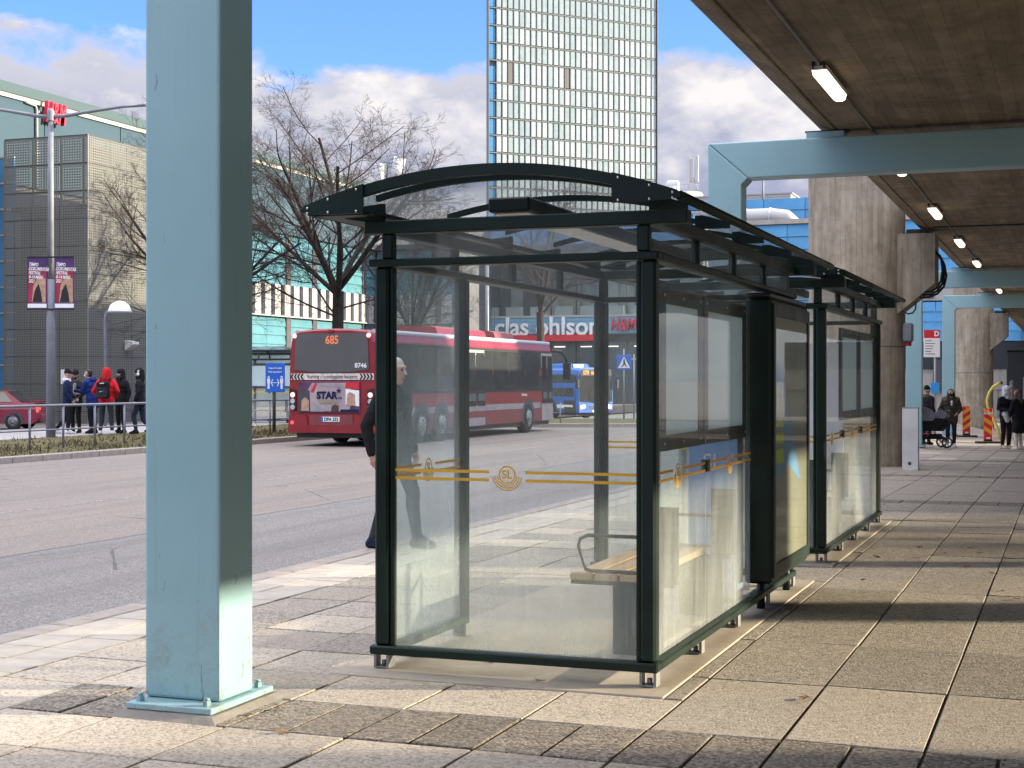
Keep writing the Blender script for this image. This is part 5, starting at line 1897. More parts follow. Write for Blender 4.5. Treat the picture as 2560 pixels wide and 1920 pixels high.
for y in (2.9, 4.35, L - 2.75):
    for s in (-1, 1):
        arch = [(y + .62 * math.cos(R(a)), .52 + .60 * math.sin(R(a))) for a in range(-25, 206, 15)]
        MB().prism(arch, 'x', *sorted((s * (W * .5 - .05), s * (W * .5 + .011)))).build('wheel_arch', 'stop_dark', RB)
        wheel(RB, s * (W * .5 - .28), y, .49, .30, s)
for (ya, yb) in ((6.35, 7.85), (L - 1.35, L - .15)):
    dr = MB().prism([(W * .5 - .02, .36), (W * .5 + .010, .36), (W * .482 + .018, 2.64), (W * .48, 2.64)], 'y', ya, yb).build('door', 'bus_grey', RB)
    for k in range(2):
        a = ya + .06 + k * (yb - ya) / 2
        b = a + (yb - ya) / 2 - .10
        MB().prism([(W * .5 + .011, .95), (W * .5 + .018, .95), (W * .483 + .023, 2.55), (W * .483 + .019, 2.55)], 'y', a, b).build('leaf_glass', 'dark_glass', dr)
        MB().box(W * .5 + .019, W * .5 + .022, a + .04, b - .04, 1.1, 1.32).build('leaf_sticker', 'facade_cap', dr)
text('Trafikförvaltning', .12, 'white', RB, (W * .5 + .02, L - 3.2, 1.25), (R(90), 0, R(90)), sx=.7)
mi = MB().tube([(W * .46, L - .05, 2.75), (W * .56, L + .22, 2.72), (W * .62, L + .40, 2.50), (W * .62, L + .42, 2.25)], [.05, .06, .06, .05], 8).build('mirror_arm', 'black', RB)
MB().cbox(W * .58, W * .68, L + .34, L + .50, 1.75, 2.35, .03).build('mirror', 'black', mi)
MB().prism([(-1.10, 1.2), (1.10, 1.2), (1.05, 2.75), (-1.05, 2.75)], 'y', L - .02, L + .012).build('windscreen', 'dark_glass', RB)

def blue_bus(label, px, d, z, deg, dest, full=True):
    hd = Vector((-VX, -VY, 0)) * math.cos(R(deg)) + Vector((RX, RY, 0)) * math.sin(R(deg))
    rz = math.atan2(-hd.x, hd.y)
    Lb = 12.0
    c = at(px, d, z)
    T = thing('blue_bus', label, 'bus', (c.x - hd.x * Lb, c.y - hd.y * Lb, z), rz, 'blue city buses')
    bus_shell(Lb, 2.55, 2.95, .25).build('body', 'bus_blue', T)
    MB().box(-1.17, 1.17, .3, Lb - .3, .22, .34).build('underbody', 'stop_dark', T)
    MB().prism([(-.8, 2.93), (.8, 2.93), (.7, 3.16), (.5, 3.2), (-.5, 3.2), (-.7, 3.16)], 'y', 3.0, 10.2).build('roof_pod', 'bus_blue', T)
    MB().box(-.35, .35, 10.21, 10.24, 2.98, 3.15).build('roof_grille', 'white', T)
    ws = MB().prism([(-1.13, 1.02), (0, .93), (1.13, 1.02), (1.12, 2.48), (-1.12, 2.48)], 'y', Lb - .02, Lb + .02).build('windscreen', 'dark_glass', T)
    hdp = MB().prism([(-1.10, 2.482), (1.10, 2.482), (1.02, 2.85), (-1.02, 2.85)], 'y', Lb - .02, Lb + .03).build('destination_box', 'black', T)
    if dest:
        text('179', .34, 'amber_led', hdp, (.72, Lb + .034, 2.65), (R(90), 0, R(180)), sx=.8, bold=.008)
        text('Sollentuna st', .26, 'amber_led', hdp, (-.22, Lb + .034, 2.65), (R(90), 0, R(180)), sx=.84, bold=.004)
    for s in (-1, 1):
        hl = MB().cbox(s * .92 - .22, s * .92 + .22, Lb - .10, Lb + .02, .60, .84, .03).build('headlamp', 'lens', T)
        MB().ball((s * .88, Lb + .02, .72), .10, 12, 8, (1, .3, 1)).build('bulb', 'head_lamp', hl)
        MB().ball((s * 1.04, Lb + .01, .60), .06, 10, 6, (1, .3, 1)).build('indicator', 'amber_led', hl)
        MB().prism([(s * 1.245, 1.30), (s * 1.283, 1.30), (s * 1.24, 2.55), (s * 1.2, 2.55)], 'y', .8, Lb - .4).build('window_band', 'dark_glass', T)
        MB().box(*sorted((s * 1.265, s * 1.283)), .6, Lb - .5, .62, .82).build('side_stripe', 'white', T)
        for y in (3.2, Lb - 2.7):
            arch = [(y + .62 * math.cos(R(a)), .52 + .60 * math.sin(R(a))) for a in range(-25, 206, 15)]
            MB().prism(arch, 'x', *sorted((s * 1.225, s * 1.288))).build('wheel_arch', 'stop_dark', T)
            wheel(T, s * .995, y, .49, .30, s)
    MB().prism([(1.26, .36), (1.29, .36), (1.245, 2.5), (1.21, 2.5)], 'y', Lb - 1.4, Lb - .25).build('door', 'dark_glass', T)
    MB().prism([(-.45, .58), (.45, .58), (.5, .76), (-.5, .76)], 'y', Lb - .02, Lb + .012).build('grille', 'stop_dark', T)
    npl = MB().box(-.26, .26, Lb + .0, Lb + .02, .40, .51).build('number_plate', 'white', T)
    for s in (-.5, .55):
        MB().tube([(s, Lb + .025, 1.02), (s * .6, Lb + .035, 1.85)], .012, 6).build('wiper', 'black', T)
    for s in (-1, 1):
        MB().cbox(s * 1.38 - .09, s * 1.38 + .09, Lb + .1, Lb + .25, 1.75, 2.3, .03).build('mirror', 'black', T)
        MB().tube([(s * 1.15, Lb, 2.6), (s * 1.36, Lb + .17, 2.55), (s * 1.38, Lb + .17, 2.3)], .03, 6).build('mirror_arm', 'black', T)
    return T
blue_bus('blue city bus with an amber destination display coming towards the island', 1490, 87, -.62, 32, True)
blue_bus('blue city bus parked behind the one with the lit display', 1420, 101, -.7, 36, False)

# maroon saloon
hd = Vector((-RX, -RY, 0))
cc = at(117, 55.5, -.18)
CA = thing('parked_car', 'maroon saloon car standing on the side road by the perforated block', 'car', (cc.x, cc.y, -.18), math.atan2(-hd.x, hd.y))
prof = [(0.02, .42), (.0, .62), (.06, .86), (.22, .93), (1.0, .97), (3.3, .93), (4.25, .80), (4.50, .62), (4.52, .36), (4.2, .22), (.25, .22)]
body = MB()
n = len(prof)
V = []
for s, sc_w in ((-1, .80), (-1, .86), (1, .86), (1, .80)):
    for (y, z) in prof:
        ins = 0.0 if abs(sc_w) > .83 else .0
        zz = z if abs(sc_w) > .83 else (z - .02 if z > .8 else z)
        V.append((s * (.87 if sc_w == .86 else .80), y, zz if sc_w == .80 else min(z, .80)))
Fc = [tuple(range(n)), tuple(range(3 * n, 4 * n))]
# outer skin: lower flank full width, upper shoulder tucked in
V = []
for s in (-1, 1):
    V += [(s * .86, y, min(z, .74)) for y, z in prof]
    V += [(s * .78, y, z + (.012 if z > .8 else 0)) for y, z in prof]
Fc = []
for k in range(n):
    k2 = (k + 1) % n
    Fc.append((k, k2, n + k2, n + k))
    Fc.append((2 * n + k, 2 * n + k2, 3 * n + k2, 3 * n + k))
    Fc.append((n + k, n + k2, 3 * n + k2, 3 * n + k))
Fc += [tuple(range(n)), tuple(2 * n + k for k in range(n))]
body.add(V, Fc)
body.build('body', 'car_maroon', CA)
gh = MB()
lo = [(.72, .965), (3.35, .93)]
P8 = [(-.74, .70, .96), (.74, .70, .96), (.74, 3.38, .93), (-.74, 3.38, .93), (-.56, 1.30, 1.40), (.56, 1.30, 1.40), (.57, 2.45, 1.42), (-.57, 2.45, 1.42)]
gh.add(P8, [(4, 5, 6, 7), (0, 1, 5, 4), (1, 2, 6, 5), (2, 3, 7, 6), (3, 0, 4, 7)])
gh.build('greenhouse', 'car_maroon', CA)
for s in (-1, 1):
    def gp(u, w):   # point on the sloped cabin side
        y = .70 + (3.38 - .70) * u
        z = .96
        yt = 1.30 + (2.45 - 1.30) * u
        return (s * ((.745 * (1 - w)) + .572 * w), y * (1 - w) + yt * w, .955 * (1 - w) + 1.41 * w)
    for (u0, u1) in ((.10, .27), (.30, .58), (.61, .93)):
        q = [gp(u0, .10), gp(u1, .10), gp(u1, .86), gp(u0, .86)]
        q2 = [(x + s * .012, y, z + .004) for x, y, z in q]
        MB().add(q + q2, [(0, 1, 2, 3), (4, 5, 6, 7), (0, 1, 5, 4), (1, 2, 6, 5), (2, 3, 7, 6), (3, 0, 4, 7)]).build('side_window', 'dark_glass', CA)
    MB().prism([(.12, .62), (.02, .64), (.03, .84), (.14, .86)], 'x', *sorted((s * .60, s * .862))).build('tail_lamp', 'tail_lamp', CA)
    MB().box(*sorted((s * .861, s * .872)), .9, 3.7, .50, .56).build('side_moulding', 'car_maroon', CA)
    for yy in (1.95, 2.62):
        MB().box(*sorted((s * .862, s * .885)), yy, yy + .16, .72, .75).build('handle', 'car_maroon', CA)
    for y in (.95, 3.68):
        arch = [(y + .37 * math.cos(R(a)), .31 + .37 * math.sin(R(a))) for a in range(-15, 196, 15)]
        MB().prism(arch, 'x', *sorted((s * .80, s * .868))).build('wheel_arch', 'stop_dark', CA)
        wheel(CA, s * .66, y, .31, .21, s)
MB().prism([(.74, 1.005), (.80, 1.0), (1.25, 1.375), (1.22, 1.39)], 'x', -.52, .52).build('rear_window', 'dark_glass', CA)
MB().prism([(3.32, .97), (3.36, .955), (2.50, 1.41), (2.48, 1.40)], 'x', -.52, .52).build('windscreen', 'dark_glass', CA)
MB().prism([(.10, 1.0), (.30, 1.03), (.32, 1.06), (.06, 1.04)], 'x', -.66, .66).build('spoiler', 'car_maroon', CA)
MB().cbox(-.82, .82, -.06, .08, .34, .56, .03).build('bumper', 'car_maroon', CA)

# ------------------------------------------------------------------ people
def capsule_mesh(prims, voxel):
    """prims: (p0, p1, r0, r1, mat) -> one closed surface with a material for each region"""
    m = MB()
    for p0, p1, r0, r1, mt in prims:
        p0, p1 = Vector(p0), Vector(p1)
        d = p1 - p0
        ln = d.length
        d = d.normalized() if ln > 1e-6 else Vector((0, 0, 1))
        pts, rs = [], []
        for a in (-85, -60, -30, 0):
            pts.append(p0 + d * (r0 * math.sin(R(a))))
            rs.append(r0 * math.cos(R(a)))
        for a in (0, 30, 60, 85):
            pts.append(p1 + d * (r1 * math.sin(R(a))))
            rs.append(r1 * math.cos(R(a)))
        m.tube(pts, rs, 12)
    me = m.mesh('tmp', 'skin')
    o = bpy.data.objects.new('tmp', me)
    COL.objects.link(o)
    md = o.modifiers.new('r', 'REMESH')
    md.mode = 'VOXEL'
    md.voxel_size = voxel
    md.use_smooth_shade = True
    s = o.modifiers.new('s', 'SMOOTH')
    s.factor = .5
    s.iterations = 3
    dg = bpy.context.evaluated_depsgraph_get()
    out = bpy.data.meshes.new_from_object(o.evaluated_get(dg))
    bpy.data.objects.remove(o)
    bpy.data.meshes.remove(me)
    mats = []
    for p in prims:
        if p[4] not in mats:
            mats.append(p[4])
    out.materials.clear()
    for mt in mats:
        out.materials.append(MATS[mt])
    nf = len(out.polygons)
    ce = np.empty(nf * 3)
    out.polygons.foreach_get('center', ce)
    ce = ce.reshape(-1, 3)
    best = np.full(nf, 1e9)
    idx = np.zeros(nf, dtype=np.int32)
    for p0, p1, r0, r1, mt in prims:
        a, b = np.array(p0, float), np.array(p1, float)
        ab = b - a
        tt = np.clip(((ce - a) @ ab) / max(1e-9, ab @ ab), 0, 1)
        dd = np.linalg.norm(ce - (a + tt[:, None] * ab), axis=1) - (r0 + (r1 - r0) * tt)
        k = dd < best
        best[k] = dd[k]
        idx[k] = mats.index(mt)
    out.polygons.foreach_set('material_index', idx)
    return out

def hand(wr, el, mt, side, curl=.5, big=1.0):
    """palm, four bent fingers of different length and a thumb from the side of the palm"""
    wr, el = Vector(wr), Vector(el)
    d = (wr - el).normalized()
    up = Vector((side, 0, 0))
    u = (up - d * up.dot(d))
    u = u.normalized() if u.length > .1 else d.orthogonal().normalized()
    w = d.cross(u).normalized()           # across the palm
    pr = [(wr, wr + d * .045, .027, .030, mt)]
    for k in (-1, 0, 1):
        pr.append((wr + d * .03 + w * (.018 * k), wr + d * .085 + w * (.022 * k), .015, .014, mt))
    for k, ln in enumerate((.062, .075, .070, .052)):
        b = wr + d * .088 + w * (-.033 + .022 * k)
        m1 = b + d * ln * .5 - u * (.006 + .03 * curl)
        m2 = m1 + (d * (1 - curl) - u * curl).normalized() * ln * .5
        pr += [(b, m1, .0095, .0088, mt), (m1, m2, .0088, .0075, mt)]
    tb = wr + d * .035 - w * .03
    t1 = tb + (d * .6 - w * .7 - u * .3).normalized() * .04
    pr += [(tb, t1, .0125, .011, mt), (t1, t1 + (d * .9 - w * .2 - u * .4).normalized() * .032, .011, .009, mt)]
    return pr

def person(label, px, d, z, face, h, top, leg, shoe, hair='hair_dark', skin='skin', arms=None, legs=None, coat=.86, bulk=1.0, hood=None, hood_up=False,
           hat=None, mask=None, long_hair=False, extra=(), lean=0.0, voxel=.013, hands=True, collar=None, group=None, beard=False):
    s = h / 1.78
    A = arms or {}
    Lg = legs or {}
    eL, wL = A.get('L', ((-.27, -.02, 1.17), (-.27, .08, .93)))
    eR, wR = A.get('R', ((.27, -.02, 1.17), (.27, .08, .93)))
    kL, aL = Lg.get('L', ((-.10, .03, .50), (-.105, -.02, .09)))
    kR, aR = Lg.get('R', ((.10, .03, .50), (.105, -.02, .09)))
    b = bulk
    P = []
    def tl(p):      # lean of the upper body forwards
        p = Vector(p)
        return (p.x, p.y + lean * max(0, p.z - .95), p.z)
    # trunk
    for (za, xa, ra) in ((1.42, .115, .085), (1.33, .12, .112), (1.20, .095, .115), (1.08, .085, .112), (.98, .09, .115)):
        P.append((tl((-xa * b, 0, za)), tl((xa * b, 0, za)), ra * b, ra * b, top))
    P.append((tl((0, 0, 1.42)), tl((0, 0, .98)), .11 * b, .12 * b, top))
    for sx in (-1, 1):
        P.append((tl((sx * .07, 0, 1.0)), tl((sx * .085, 0, coat)), .118 * b, .122 * b, top))
        P.append((tl((sx * .05, 0, 1.475)), tl((sx * .175 * b, 0, 1.425)), .062, .072 * b, top))
    # hips and legs
    for (k, a, sx) in ((kL, aL, -1), (kR, aR, 1)):
        hp = (sx * .095, 0, .92)
        P += [(hp, k, .098, .068, leg), (k, (k[0], k[1] - .01, k[2] - .10), .066, .068, leg), ((k[0], k[1] - .01, k[2] - .10), a, .066, .048, leg)]
        fwd = Vector((sx * .10, 1, 0)).normalized()
        ap = Vector(a)
        heel = ap + Vector((0, -.04, -.045))
        toe = Vector((ap.x, ap.y, ap.z - .055)) + fwd * .16
        P += [(heel, toe, .043, .036, shoe), (ap, heel, .05, .045, shoe), (ap + Vector((0, 0, .02)), toe + Vector((0, -.05, .02)), .044, .034, shoe)]
    # arms
    for (e, w, sx) in ((eL, wL, -1), (eR, wR, 1)):
        sh = tl((sx * .195 * b, 0, 1.415))
        e2, w2 = tl(e), tl(w)
        P += [(sh, e2, .068 * b, .054 * b, top), (e2, w2, .054 * b, .042 * b, top)]
        if hands:
            P += hand(w2, e2, skin, sx)
    # neck and head
    P.append((tl((0, .005, 1.46)), tl((0, .02, 1.56)), .058, .055, collar or skin))
    hc = Vector(tl((0, .03, 1.665)))
    P += [(hc + Vector((0, -.018, .028)), hc + Vector((0, .012, .022)), .093, .088, skin),
          (hc + Vector((0, .028, -.045)), hc + Vector((0, .040, -.085)), .066, .043, skin),
          (hc + Vector((0, .098, .012)), hc + Vector((0, .112, -.022)), .011, .017, skin)]
    for sx in (-1, 1):
        P += [(hc + Vector((sx * .034, .096, .018)), hc + Vector((sx * .036, .0965, .018)), .0125, .0125, 'eye'),
              (hc + Vector((sx * .090, -.005, .005)), hc + Vector((sx * .092, -.005, -.025)), .018, .014, skin),
              (hc + Vector((sx * .018, .094, .044)), hc + Vector((sx * .05, .086, .046)), .009, .007, hair)]
    P.append((hc + Vector((-.022, .089, -.062)), hc + Vector((.022, .089, -.062)), .008, .008, 'skin_dark'))
    if beard:
        P += [(hc + Vector((-.04, .055, -.075)), hc + Vector((.04, .055, -.075)), .042, .042, hair)]
    if mask:
        P += [(hc + Vector((-.04, .072, -.045)), hc + Vector((.04, .072, -.045)), .040, .040, mask), (hc + Vector((0, .085, -.03)), hc + Vector((0, .07, -.08)), .034, .036, mask)]
    if hat:
        P += [(hc + Vector((0, -.02, .06)), hc + Vector((0, .015, .055)), .098, .095, hat), (hc + Vector((0, -.03, .10)), hc + Vector((0, .0, .105)), .078, .072, hat)]
    elif not hood_up:
        P += [(hc + Vector((0, -.038, .045)), hc + Vector((0, -.002, .062)), .094, .080, hair), (hc + Vector((0, -.06, -.0)), hc + Vector((0, -.055, -.04)), .075, .06, hair)]
    if long_hair:
        for sx in (-1, 1):
            P += [(hc + Vector((sx * .07, -.02, .03)), hc + Vector((sx * .095, .0, -.15)), .045, .05, hair), (hc + Vector((sx * .095, .0, -.15)), hc + Vector((sx * .09, .06, -.30)), .05, .04, hair)]
        P.append((hc + Vector((0, -.06, .02)), hc + Vector((0, -.08, -.24)), .085, .09, hair))
    if hood:
        if hood_up:
            P += [(hc + Vector((0, -.035, .055)), hc + Vector((0, .012, .06)), .112, .100, hood), (hc + Vector((0, -.05, 0)), hc + Vector((0, -.06, -.15)), .108, .105, hood)]
            for sx in (-1, 1):
                P.append((hc + Vector((sx * .075, -.0, .03)), hc + Vector((sx * .075, .03, -.12)), .045, .05, hood))
        else:
            P += [(tl((-.08, -.08, 1.50)), tl((.08, -.08, 1.50)), .075, .075, hood), (tl((-.10, -.02, 1.515)), tl((-.06, .06, 1.49)), .05, .045, hood), (tl((.10, -.02, 1.515)), tl((.06, .06, 1.49)), .05, .045, hood)]
    P += [tuple(x) for x in extra]
    P = [(tuple(Vector(a) * s), tuple(Vector(c) * s), r0 * s, r1 * s, mt) for a, c, r0, r1, mt in P]
    me = capsule_mesh(P, voxel)
    zmin = min(v.co.z for v in me.vertices)
    for v in me.vertices:
        v.co.z -= zmin
    me.name = 'person'
    loc = at(px, d, z)
    o = obj('person', me, None, loc, (0, 0, YAW - R(face)))
    tag(o, label, 'person', group)
    return o
FP = 'young men talking on the footpath'
person('person in a quilted navy jacket with a white hood facing the lamp pole side group', 168, 42.6, .1, 75, 1.78, 'cloth_navy', 'cloth_black', 'cloth_white',
       hat='cloth_black', hood='cloth_white', bulk=1.10, group=FP, arms={'L': ((-.26, .05, 1.17), (-.12, .22, 1.0)), 'R': ((.27, -.05, 1.16), (.22, .12, .95))},
       legs={'L': ((-.10, -.06, .50), (-.11, -.34, .10)), 'R': ((.10, .05, .50), (.10, .02, .09))})
person('person in a dark cap and open dark jacket over a grey shirt', 190, 43.3, .1, 195, 1.76, 'cloth_dark', 'cloth_black', 'cloth_black', hat='cloth_black', skin='skin_dark', group=FP,
       extra=[((-.02, .105, 1.40), (-.02, .115, 1.02), .045, .05, 'cloth_grey')], beard=True, arms={'L': ((-.28, .0, 1.17), (-.20, .18, 1.02))})
person('person in a royal blue hooded coat gesturing with open hands', 232, 42.9, .1, 285, 1.80, 'cloth_blue', 'cloth_black', 'cloth_black', hair='hair_dark', hood='cloth_blue', bulk=1.14, lean=.16, group=FP, coat=.80,
       mask='cloth_white', arms={'L': ((-.26, .16, 1.18), (-.14, .42, 1.20)), 'R': ((.27, .14, 1.16), (.16, .42, 1.13))})
rp = person('person in a red hooded sweater seen from behind', 266, 42.2, .1, 5, 1.82, 'cloth_red', 'cloth_dark', 'cloth_white', hood='cloth_red', hood_up=True, bulk=1.08, group=FP, coat=.93, hands=False,
       arms={'L': ((-.34, -.06, 1.18), (-.24, .12, 1.02)), 'R': ((.34, -.06, 1.18), (.24, .12, 1.02))}, legs={'L': ((-.13, .03, .50), (-.17, -.02, .09)), 'R': ((.13, .03, .50), (.17, -.02, .09))})
person('person in a black hooded coat turned towards the red sweater', 303, 43.2, .1, 215, 1.80, 'cloth_black', 'cloth_black', 'cloth_black', hood='cloth_black', hood_up=True, bulk=1.08, group=FP, beard=True,
       arms={'R': ((.30, .0, 1.16), (.20, .15, .98)), 'L': ((-.31, -.03, 1.16), (-.30, .04, .90))})
person('person in black wearing white headphones half hidden by the blue post', 350, 42.6, .1, 270, 1.82, 'cloth_black', 'cloth_denim', 'cloth_black', hood='cloth_black', hood_up=True, group=FP,
       extra=[((-.118, .03, 1.66), (-.124, .03, 1.64), .035, .035, 'cloth_white'), ((-.10, .02, 1.73), (.10, .02, 1.73), .028, .028, 'cloth_white')],
       legs={'L': ((-.10, .14, .52), (-.10, .08, .10)), 'R': ((.10, -.05, .50), (.10, -.28, .14))})
# backpack
bo = at(266, 42.2, .1)
bp = thing('backpack', 'black backpack with a white tick mark on the red sweater', 'backpack', (bo.x, bo.y, .1), YAW - R(5))
m = MB().cbox(-.175, .175, -.36, -.15, 1.0, 1.47, .05)
m.build('bag', 'cloth_black', bp)
MB().cbox(-.15, .15, -.41, -.362, 1.02, 1.30, .02).build('pocket', 'cloth_dark', bp)
MB().box(-.06, .06, -.366, -.362, 1.405, 1.435).build('label_patch', 'cloth_white', bp)
MB().prism([(-.05, 1.20), (-.035, 1.175), (.06, 1.215), (-.03, 1.192)], 'y', -.416, -.4115).build('tick_mark', 'white', bp)
for s in (-1, 1):
    MB().tube([(s * .10, -.17, 1.46), (s * .135, -.10, 1.545), (s * .14, .05, 1.545), (s * .15, .15, 1.40)], .022, 8).build('strap', 'cloth_black', bp)

# man by the first shelter
person('grey-haired person in a dark coat standing at the kerb behind the shelter post', 982, 14.5, .0, 118, 1.80, 'cloth_black', 'cloth_dark', 'cloth_denim', hair='hair_grey', bulk=1.10, voxel=.0075, coat=.80, collar='cloth_black',
       arms={'L': ((-.29, -.04, 1.16), (-.28, .06, .92)), 'R': ((.30, -.10, 1.16), (.30, -.04, .91))},
       legs={'L': ((-.11, .16, .51), (-.12, .20, .09)), 'R': ((.11, -.02, .50), (.12, -.14, .09))})

# right-hand people
def zr(px, d):
    c = at(px, d)
    return gz(c.x, c.y)
GR = 'people waiting at the far end of the walkway'
person('person in a brown jacket with a fur-trimmed hood and a black face mask', 2377, 42.3, zr(2377, 42.3), 182, 1.62, 'cloth_brown', 'cloth_denim', 'cloth_white', long_hair=True, mask='cloth_black', bulk=1.12, coat=.82, group=GR,
       extra=[((-.20, -.02, 1.47), (-.06, -.10, 1.50), .085, .08, 'fur'), ((.20, -.02, 1.47), (.06, -.10, 1.50), .085, .08, 'fur'), ((-.17, .07, 1.44), (-.2, 0, 1.47), .05, .07, 'fur'), ((.17, .07, 1.44), (.2, 0, 1.47), .05, .07, 'fur'), ((0, .10, 1.40), (0, .115, 1.30), .04, .03, 'cloth_white')],
       arms={'L': ((-.31, -.02, 1.16), (-.16, .16, 1.04)), 'R': ((.32, -.02, 1.16), (.20, .16, 1.02))})
person('person in black clothes and a black beanie behind the pram', 2316, 43.6, zr(2316, 43.6), 60, 1.66, 'cloth_black', 'cloth_black', 'cloth_black', hat='cloth_black', hood='fur', bulk=1.2, coat=.72, group=GR)
person('person in a white hood and long white shirt under a black jacket', 2515, 41.0, zr(2515, 41.0), 165, 1.68, 'cloth_black', 'cloth_black', 'cloth_tan', hair='hair_brown', hood='cloth_white', hood_up=True, mask='board_white', bulk=1.0, coat=.95, group=GR,
       extra=[((-.10, .02, .98), (-.20, .0, .52), .11, .06, 'cloth_white'), ((.08, .08, 1.0), (.02, .08, .84), .10, .08, 'cloth_white'), ((-.16, .02, 1.46), (.0, .06, 1.48), .07, .07, 'cloth_white')],
       arms={'R': ((.28, .05, 1.16), (.10, .26, 1.12)), 'L': ((-.29, .02, 1.16), (-.14, .22, 1.06))})
person('person in a long black coat and cream trousers seen from the side', 2546, 40.4, zr(2546, 40.4), 325, 1.60, 'cloth_black', 'cloth_cream', 'cloth_cream', hair='hair_brown', long_hair=True, bulk=1.16, coat=.62, group=GR, hands=False,
       arms={'L': ((-.28, .05, 1.16), (-.15, .18, 1.02)), 'R': ((.28, .05, 1.16), (.15, .18, 1.02))})
person('person in a slate blue jacket with a pompom hat behind the white hood', 2530, 42.6, zr(2530, 42.6), 200, 1.72, 'cloth_slate', 'cloth_maroon', 'cloth_black', hat='cloth_grey', group=GR,
       extra=[((0, -.01, 1.86), (0, -.01, 1.87), .07, .07, 'cloth_grey')])
# pram
pc = at(2328, 41.6)
PR = thing('pram', 'black pram with a slate grey hood beside the concrete column', 'pram', (pc.x, pc.y, gz(pc.x, pc.y)), YAW)
tub = MB()
tub.prism([(-.42, .46), (.28, .46), (.42, .62), (.40, .74), (-.50, .74), (-.52, .58)], 'y', -.20, .20)
tub.build('carrycot', 'cloth_black', PR)
hood_ = MB()
prof = [(-.50, .742)] + [(-.22 + .32 * math.cos(R(a)), .742 + .36 * math.sin(R(a))) for a in range(180, 19, -20)] + [(-.02, .742)]
hood_.prism(prof, 'y', -.215, .215)
hood_.build('hood', 'cloth_slate', PR)
MB().prism([(.0, .742), (.41, .742), (.36, .80), (.05, .82)], 'y', -.205, .205).build('apron', 'cloth_black', PR)
MB().box(-.40, .25, -.18, .18, .24, .38).build('basket', 'cloth_black', PR)
MB().box(-.42, -.10, -.19, -.182, .36, .40).build('trim', 'hm_red', PR)
for s in (-1, 1):
    fr_o = MB().tube([(.34, s * .24, .2), (-.02, s * .24, .44), (-.40, s * .22, .16)], .014, 6).build('chassis', 'black_metal', PR)
    for (x, r_) in ((.36, .155), (-.38, .10)):
        w = MB().tube([(x + r_ * .85 * math.cos(R(a)), s * .27, r_ + r_ * .85 * math.sin(R(a))) for a in range(0, 361, 20)], r_ * .16, 6, False).build('wheel', 'rubber', PR)
        sp = MB()
        for k in range(5):
            a = R(k * 72)
            sp.tube([(x, s * .27, r_), (x + r_ * .8 * math.cos(a), s * .27, r_ + r_ * .8 * math.sin(a))], .014, 5)
        sp.build('spoke', 'galv', w)
MB().tube([(.1, -.22, .5), (.42, -.22, .95), (.46, -.22, 1.02), (.46, .22, 1.02), (.42, .22, .95), (.1, .22, .5)], .014, 6).build('handlebar', 'black_metal', PR)
hb = at(2352, 41.5)
HB = thing('handbag', 'dark blue handbag hanging on the pram handle', 'bag', (hb.x, hb.y, gz(hb.x, hb.y)), YAW)
MB().prism([(-.13, .80), (.13, .76), (.17, .92), (.10, 1.02), (-.10, 1.04), (-.15, .95)], 'y', -.06, .06).build('bag', 'cloth_slate', HB)
MB().tube([(-.09, 0, 1.03), (-.05, 0, 1.11), (.05, 0, 1.11), (.09, 0, 1.02)], .012, 6).build('strap', 'cloth_black', HB)

def delineator(px, d, label, w=.26, h=1.08, flip=1, face=0):
    c = at(px, d)
    t = thing('road_delineator', label, 'barrier', (c.x, c.y, gz(c.x, c.y)), YAW + face, 'red and yellow road delineators')
    MB().cbox(-.36, .36, -.16, .16, 0, .07, .02).build('base', 'rubber', t)
    MB().box(-.12, .12, -.05, .05, .071, .11).build('socket', 'rubber', t)
    p = MB().cbox(-w / 2, w / 2, -.03, .03, .11, h, .01).build('panel', 'red_sign', t)
    for k in range(3):
        z = .24 + k * .27
        y0, y1 = (z, z + .17) if flip > 0 else (z + .17, z)
        q = [(-w / 2 + .004, y0), (w / 2 - .004, y1), (w / 2 - .004, y1 + .13), (-w / 2 + .004, y0 + .13)]
        MB().prism(q, 'y', -.036, -.0305).build('stripe', 'delineator_yellow', p)
    MB().box(-.06, .06, -.036, -.0305, .14, .19).build('sticker', 'white', p)
    MB().cyl((0, -.036, h - .05), (0, -.0305, h - .05), .022, 10).build('reflector', 'tail_lamp', p)
    return t
delineator(2416, 53.0, 'red and yellow striped delineator standing alone beside the far concrete column', .26, 1.08, 1)
t = delineator(2470, 46.0, 'red and yellow striped delineator with a pale band at the yellow hose', .26, 1.06, -1)
MB().box(-.132, .132, -.045, -.037, .88, .95).build('band', 'cloth_cream', t)
# yellow hose arching behind the delineator
hc_ = at(2478, 47.2)
zh = gz(hc_.x, hc_.y)
t = thing('yellow_hose', 'bent yellow hose arching up behind the striped delineator', 'hose', (hc_.x, hc_.y, zh), YAW)
pts = [(.32, 0, .02), (.22, 0, .35), (.08, .02, .75), (-.10, .02, 1.12), (-.13, .02, 1.3), (-.06, .0, 1.55), (.06, .0, 1.72), (.22, .0, 1.82), (.28, 0, 1.84)]
MB().tube(pts, .045, 10).build('hose', 'hose_yellow', t)
MB().cyl((.28, 0, 1.84), (.34, 0, 1.855), .05, 10).build('nozzle', 'black', t)
# metal box post
c = at(2277, 29.0)
t = thing('electric_cabinet', 'narrow pale metal electric cabinet standing beside the thick column', 'cabinet', (c.x, c.y, gz(c.x, c.y)), 0)
MB().cbox(-.145, .145, -.12, .12, -.02, 1.18, .006).build('body', 'hvac', t)
MB().box(-.15, .15, -.125, .125, 1.181, 1.196).build('lid', 'galv', t)
MB().cyl((-.01, -.126, .13), (-.01, -.121, .13), .035, 12).build('lock', 'stop_dark', t)
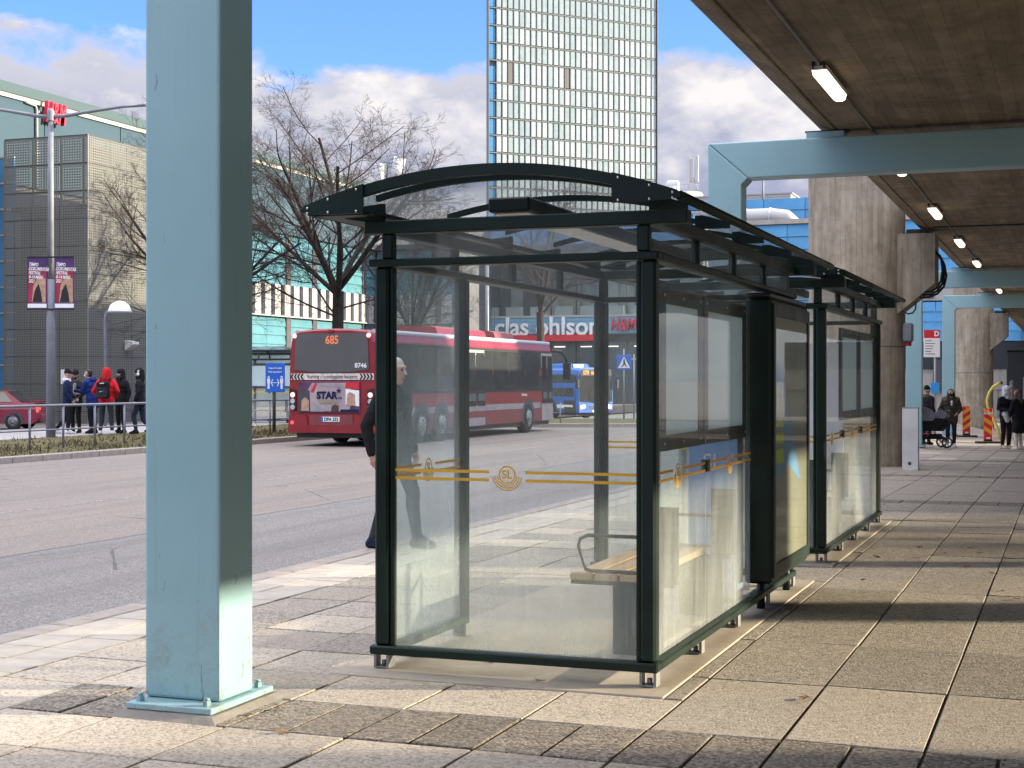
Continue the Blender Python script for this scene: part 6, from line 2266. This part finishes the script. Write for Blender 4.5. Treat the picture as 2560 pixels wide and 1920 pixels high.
# bus stop flag
c = at(2339, 49.0)
t = thing('bus_stop_sign', 'bus stop pole with a red topped letter D timetable flag', 'sign', (c.x, c.y, gz(c.x, c.y)), YAW)
MB().cyl((0, .05, 0), (0, .05, 3.0), .04, 8).build('pole', 'galv', t)
fg = MB().cbox(-.38, .14, -.015, .015, 2.62, 3.50, .006).build('flag', 'white', t)
MB().box(-.38, .14, -.019, -.0155, 3.24, 3.50).build('red_field', 'red_sign', fg)
text('D', .22, 'white', fg, (.03, -.022, 3.37), bold=.008)
for k in range(6):
    MB().box(-.34, -.34 + (.2 + .04 * ((k * 7) % 4)), -.019, -.0155, 3.14 - k * .085, 3.16 - k * .085).build('text_line', 'stop_dark', fg)
MB().cbox(-.16, .12, -.015, .015, 1.46, 1.80, .004).build('notice', 'sign_cyan', t)
# fallen leaves and crumbs on the paving
lf = []
for k in range(3):
    m = MB()
    rgl = random.Random(k)
    P = [(0.035 * math.cos(R(a)) * (1 if i % 2 else .6), .05 * math.sin(R(a)) * (1 if i % 2 else .65), .004 + .012 * rgl.random()) for i, a in enumerate(range(0, 360, 40))]
    m.add([(0, 0, .006)] + P, [(0, i + 1, (i + 1) % len(P) + 1) for i in range(len(P))])
    lf.append(m.mesh('fallen_leaf', 'leaf_brown'))
rg = random.Random(31)
spots = [(2300, 1370), (2430, 1372), (2330, 1390), (2290, 1398), (2450, 1384), (2420, 1420), (2510, 1395), (2530, 1398), (2360, 1385), (2480, 1435), (2505, 1480), (2160, 1452), (2010, 1750), (1230, 1660), (1215, 1648), (1305, 1650), (1350, 1705), (705, 1835), (2235, 1228), (2210, 1262), (2540, 1500), (620, 1790), (690, 1775), (2190, 1395)]
for i, (px, py) in enumerate(spots):
    d = F * H / (py - HY)
    c = at(px, d)
    o = obj('fallen_leaf', lf[i % 3], None, (c.x, c.y, .004), (rg.uniform(-.2, .2), rg.uniform(-.2, .2), rg.uniform(0, 6)))
    s = rg.uniform(.5, 1.0)
    o.scale = (s, s, s)
    tag(o, 'small curled brown leaf lying on the walkway slabs', 'leaf', 'fallen leaves on the paving')
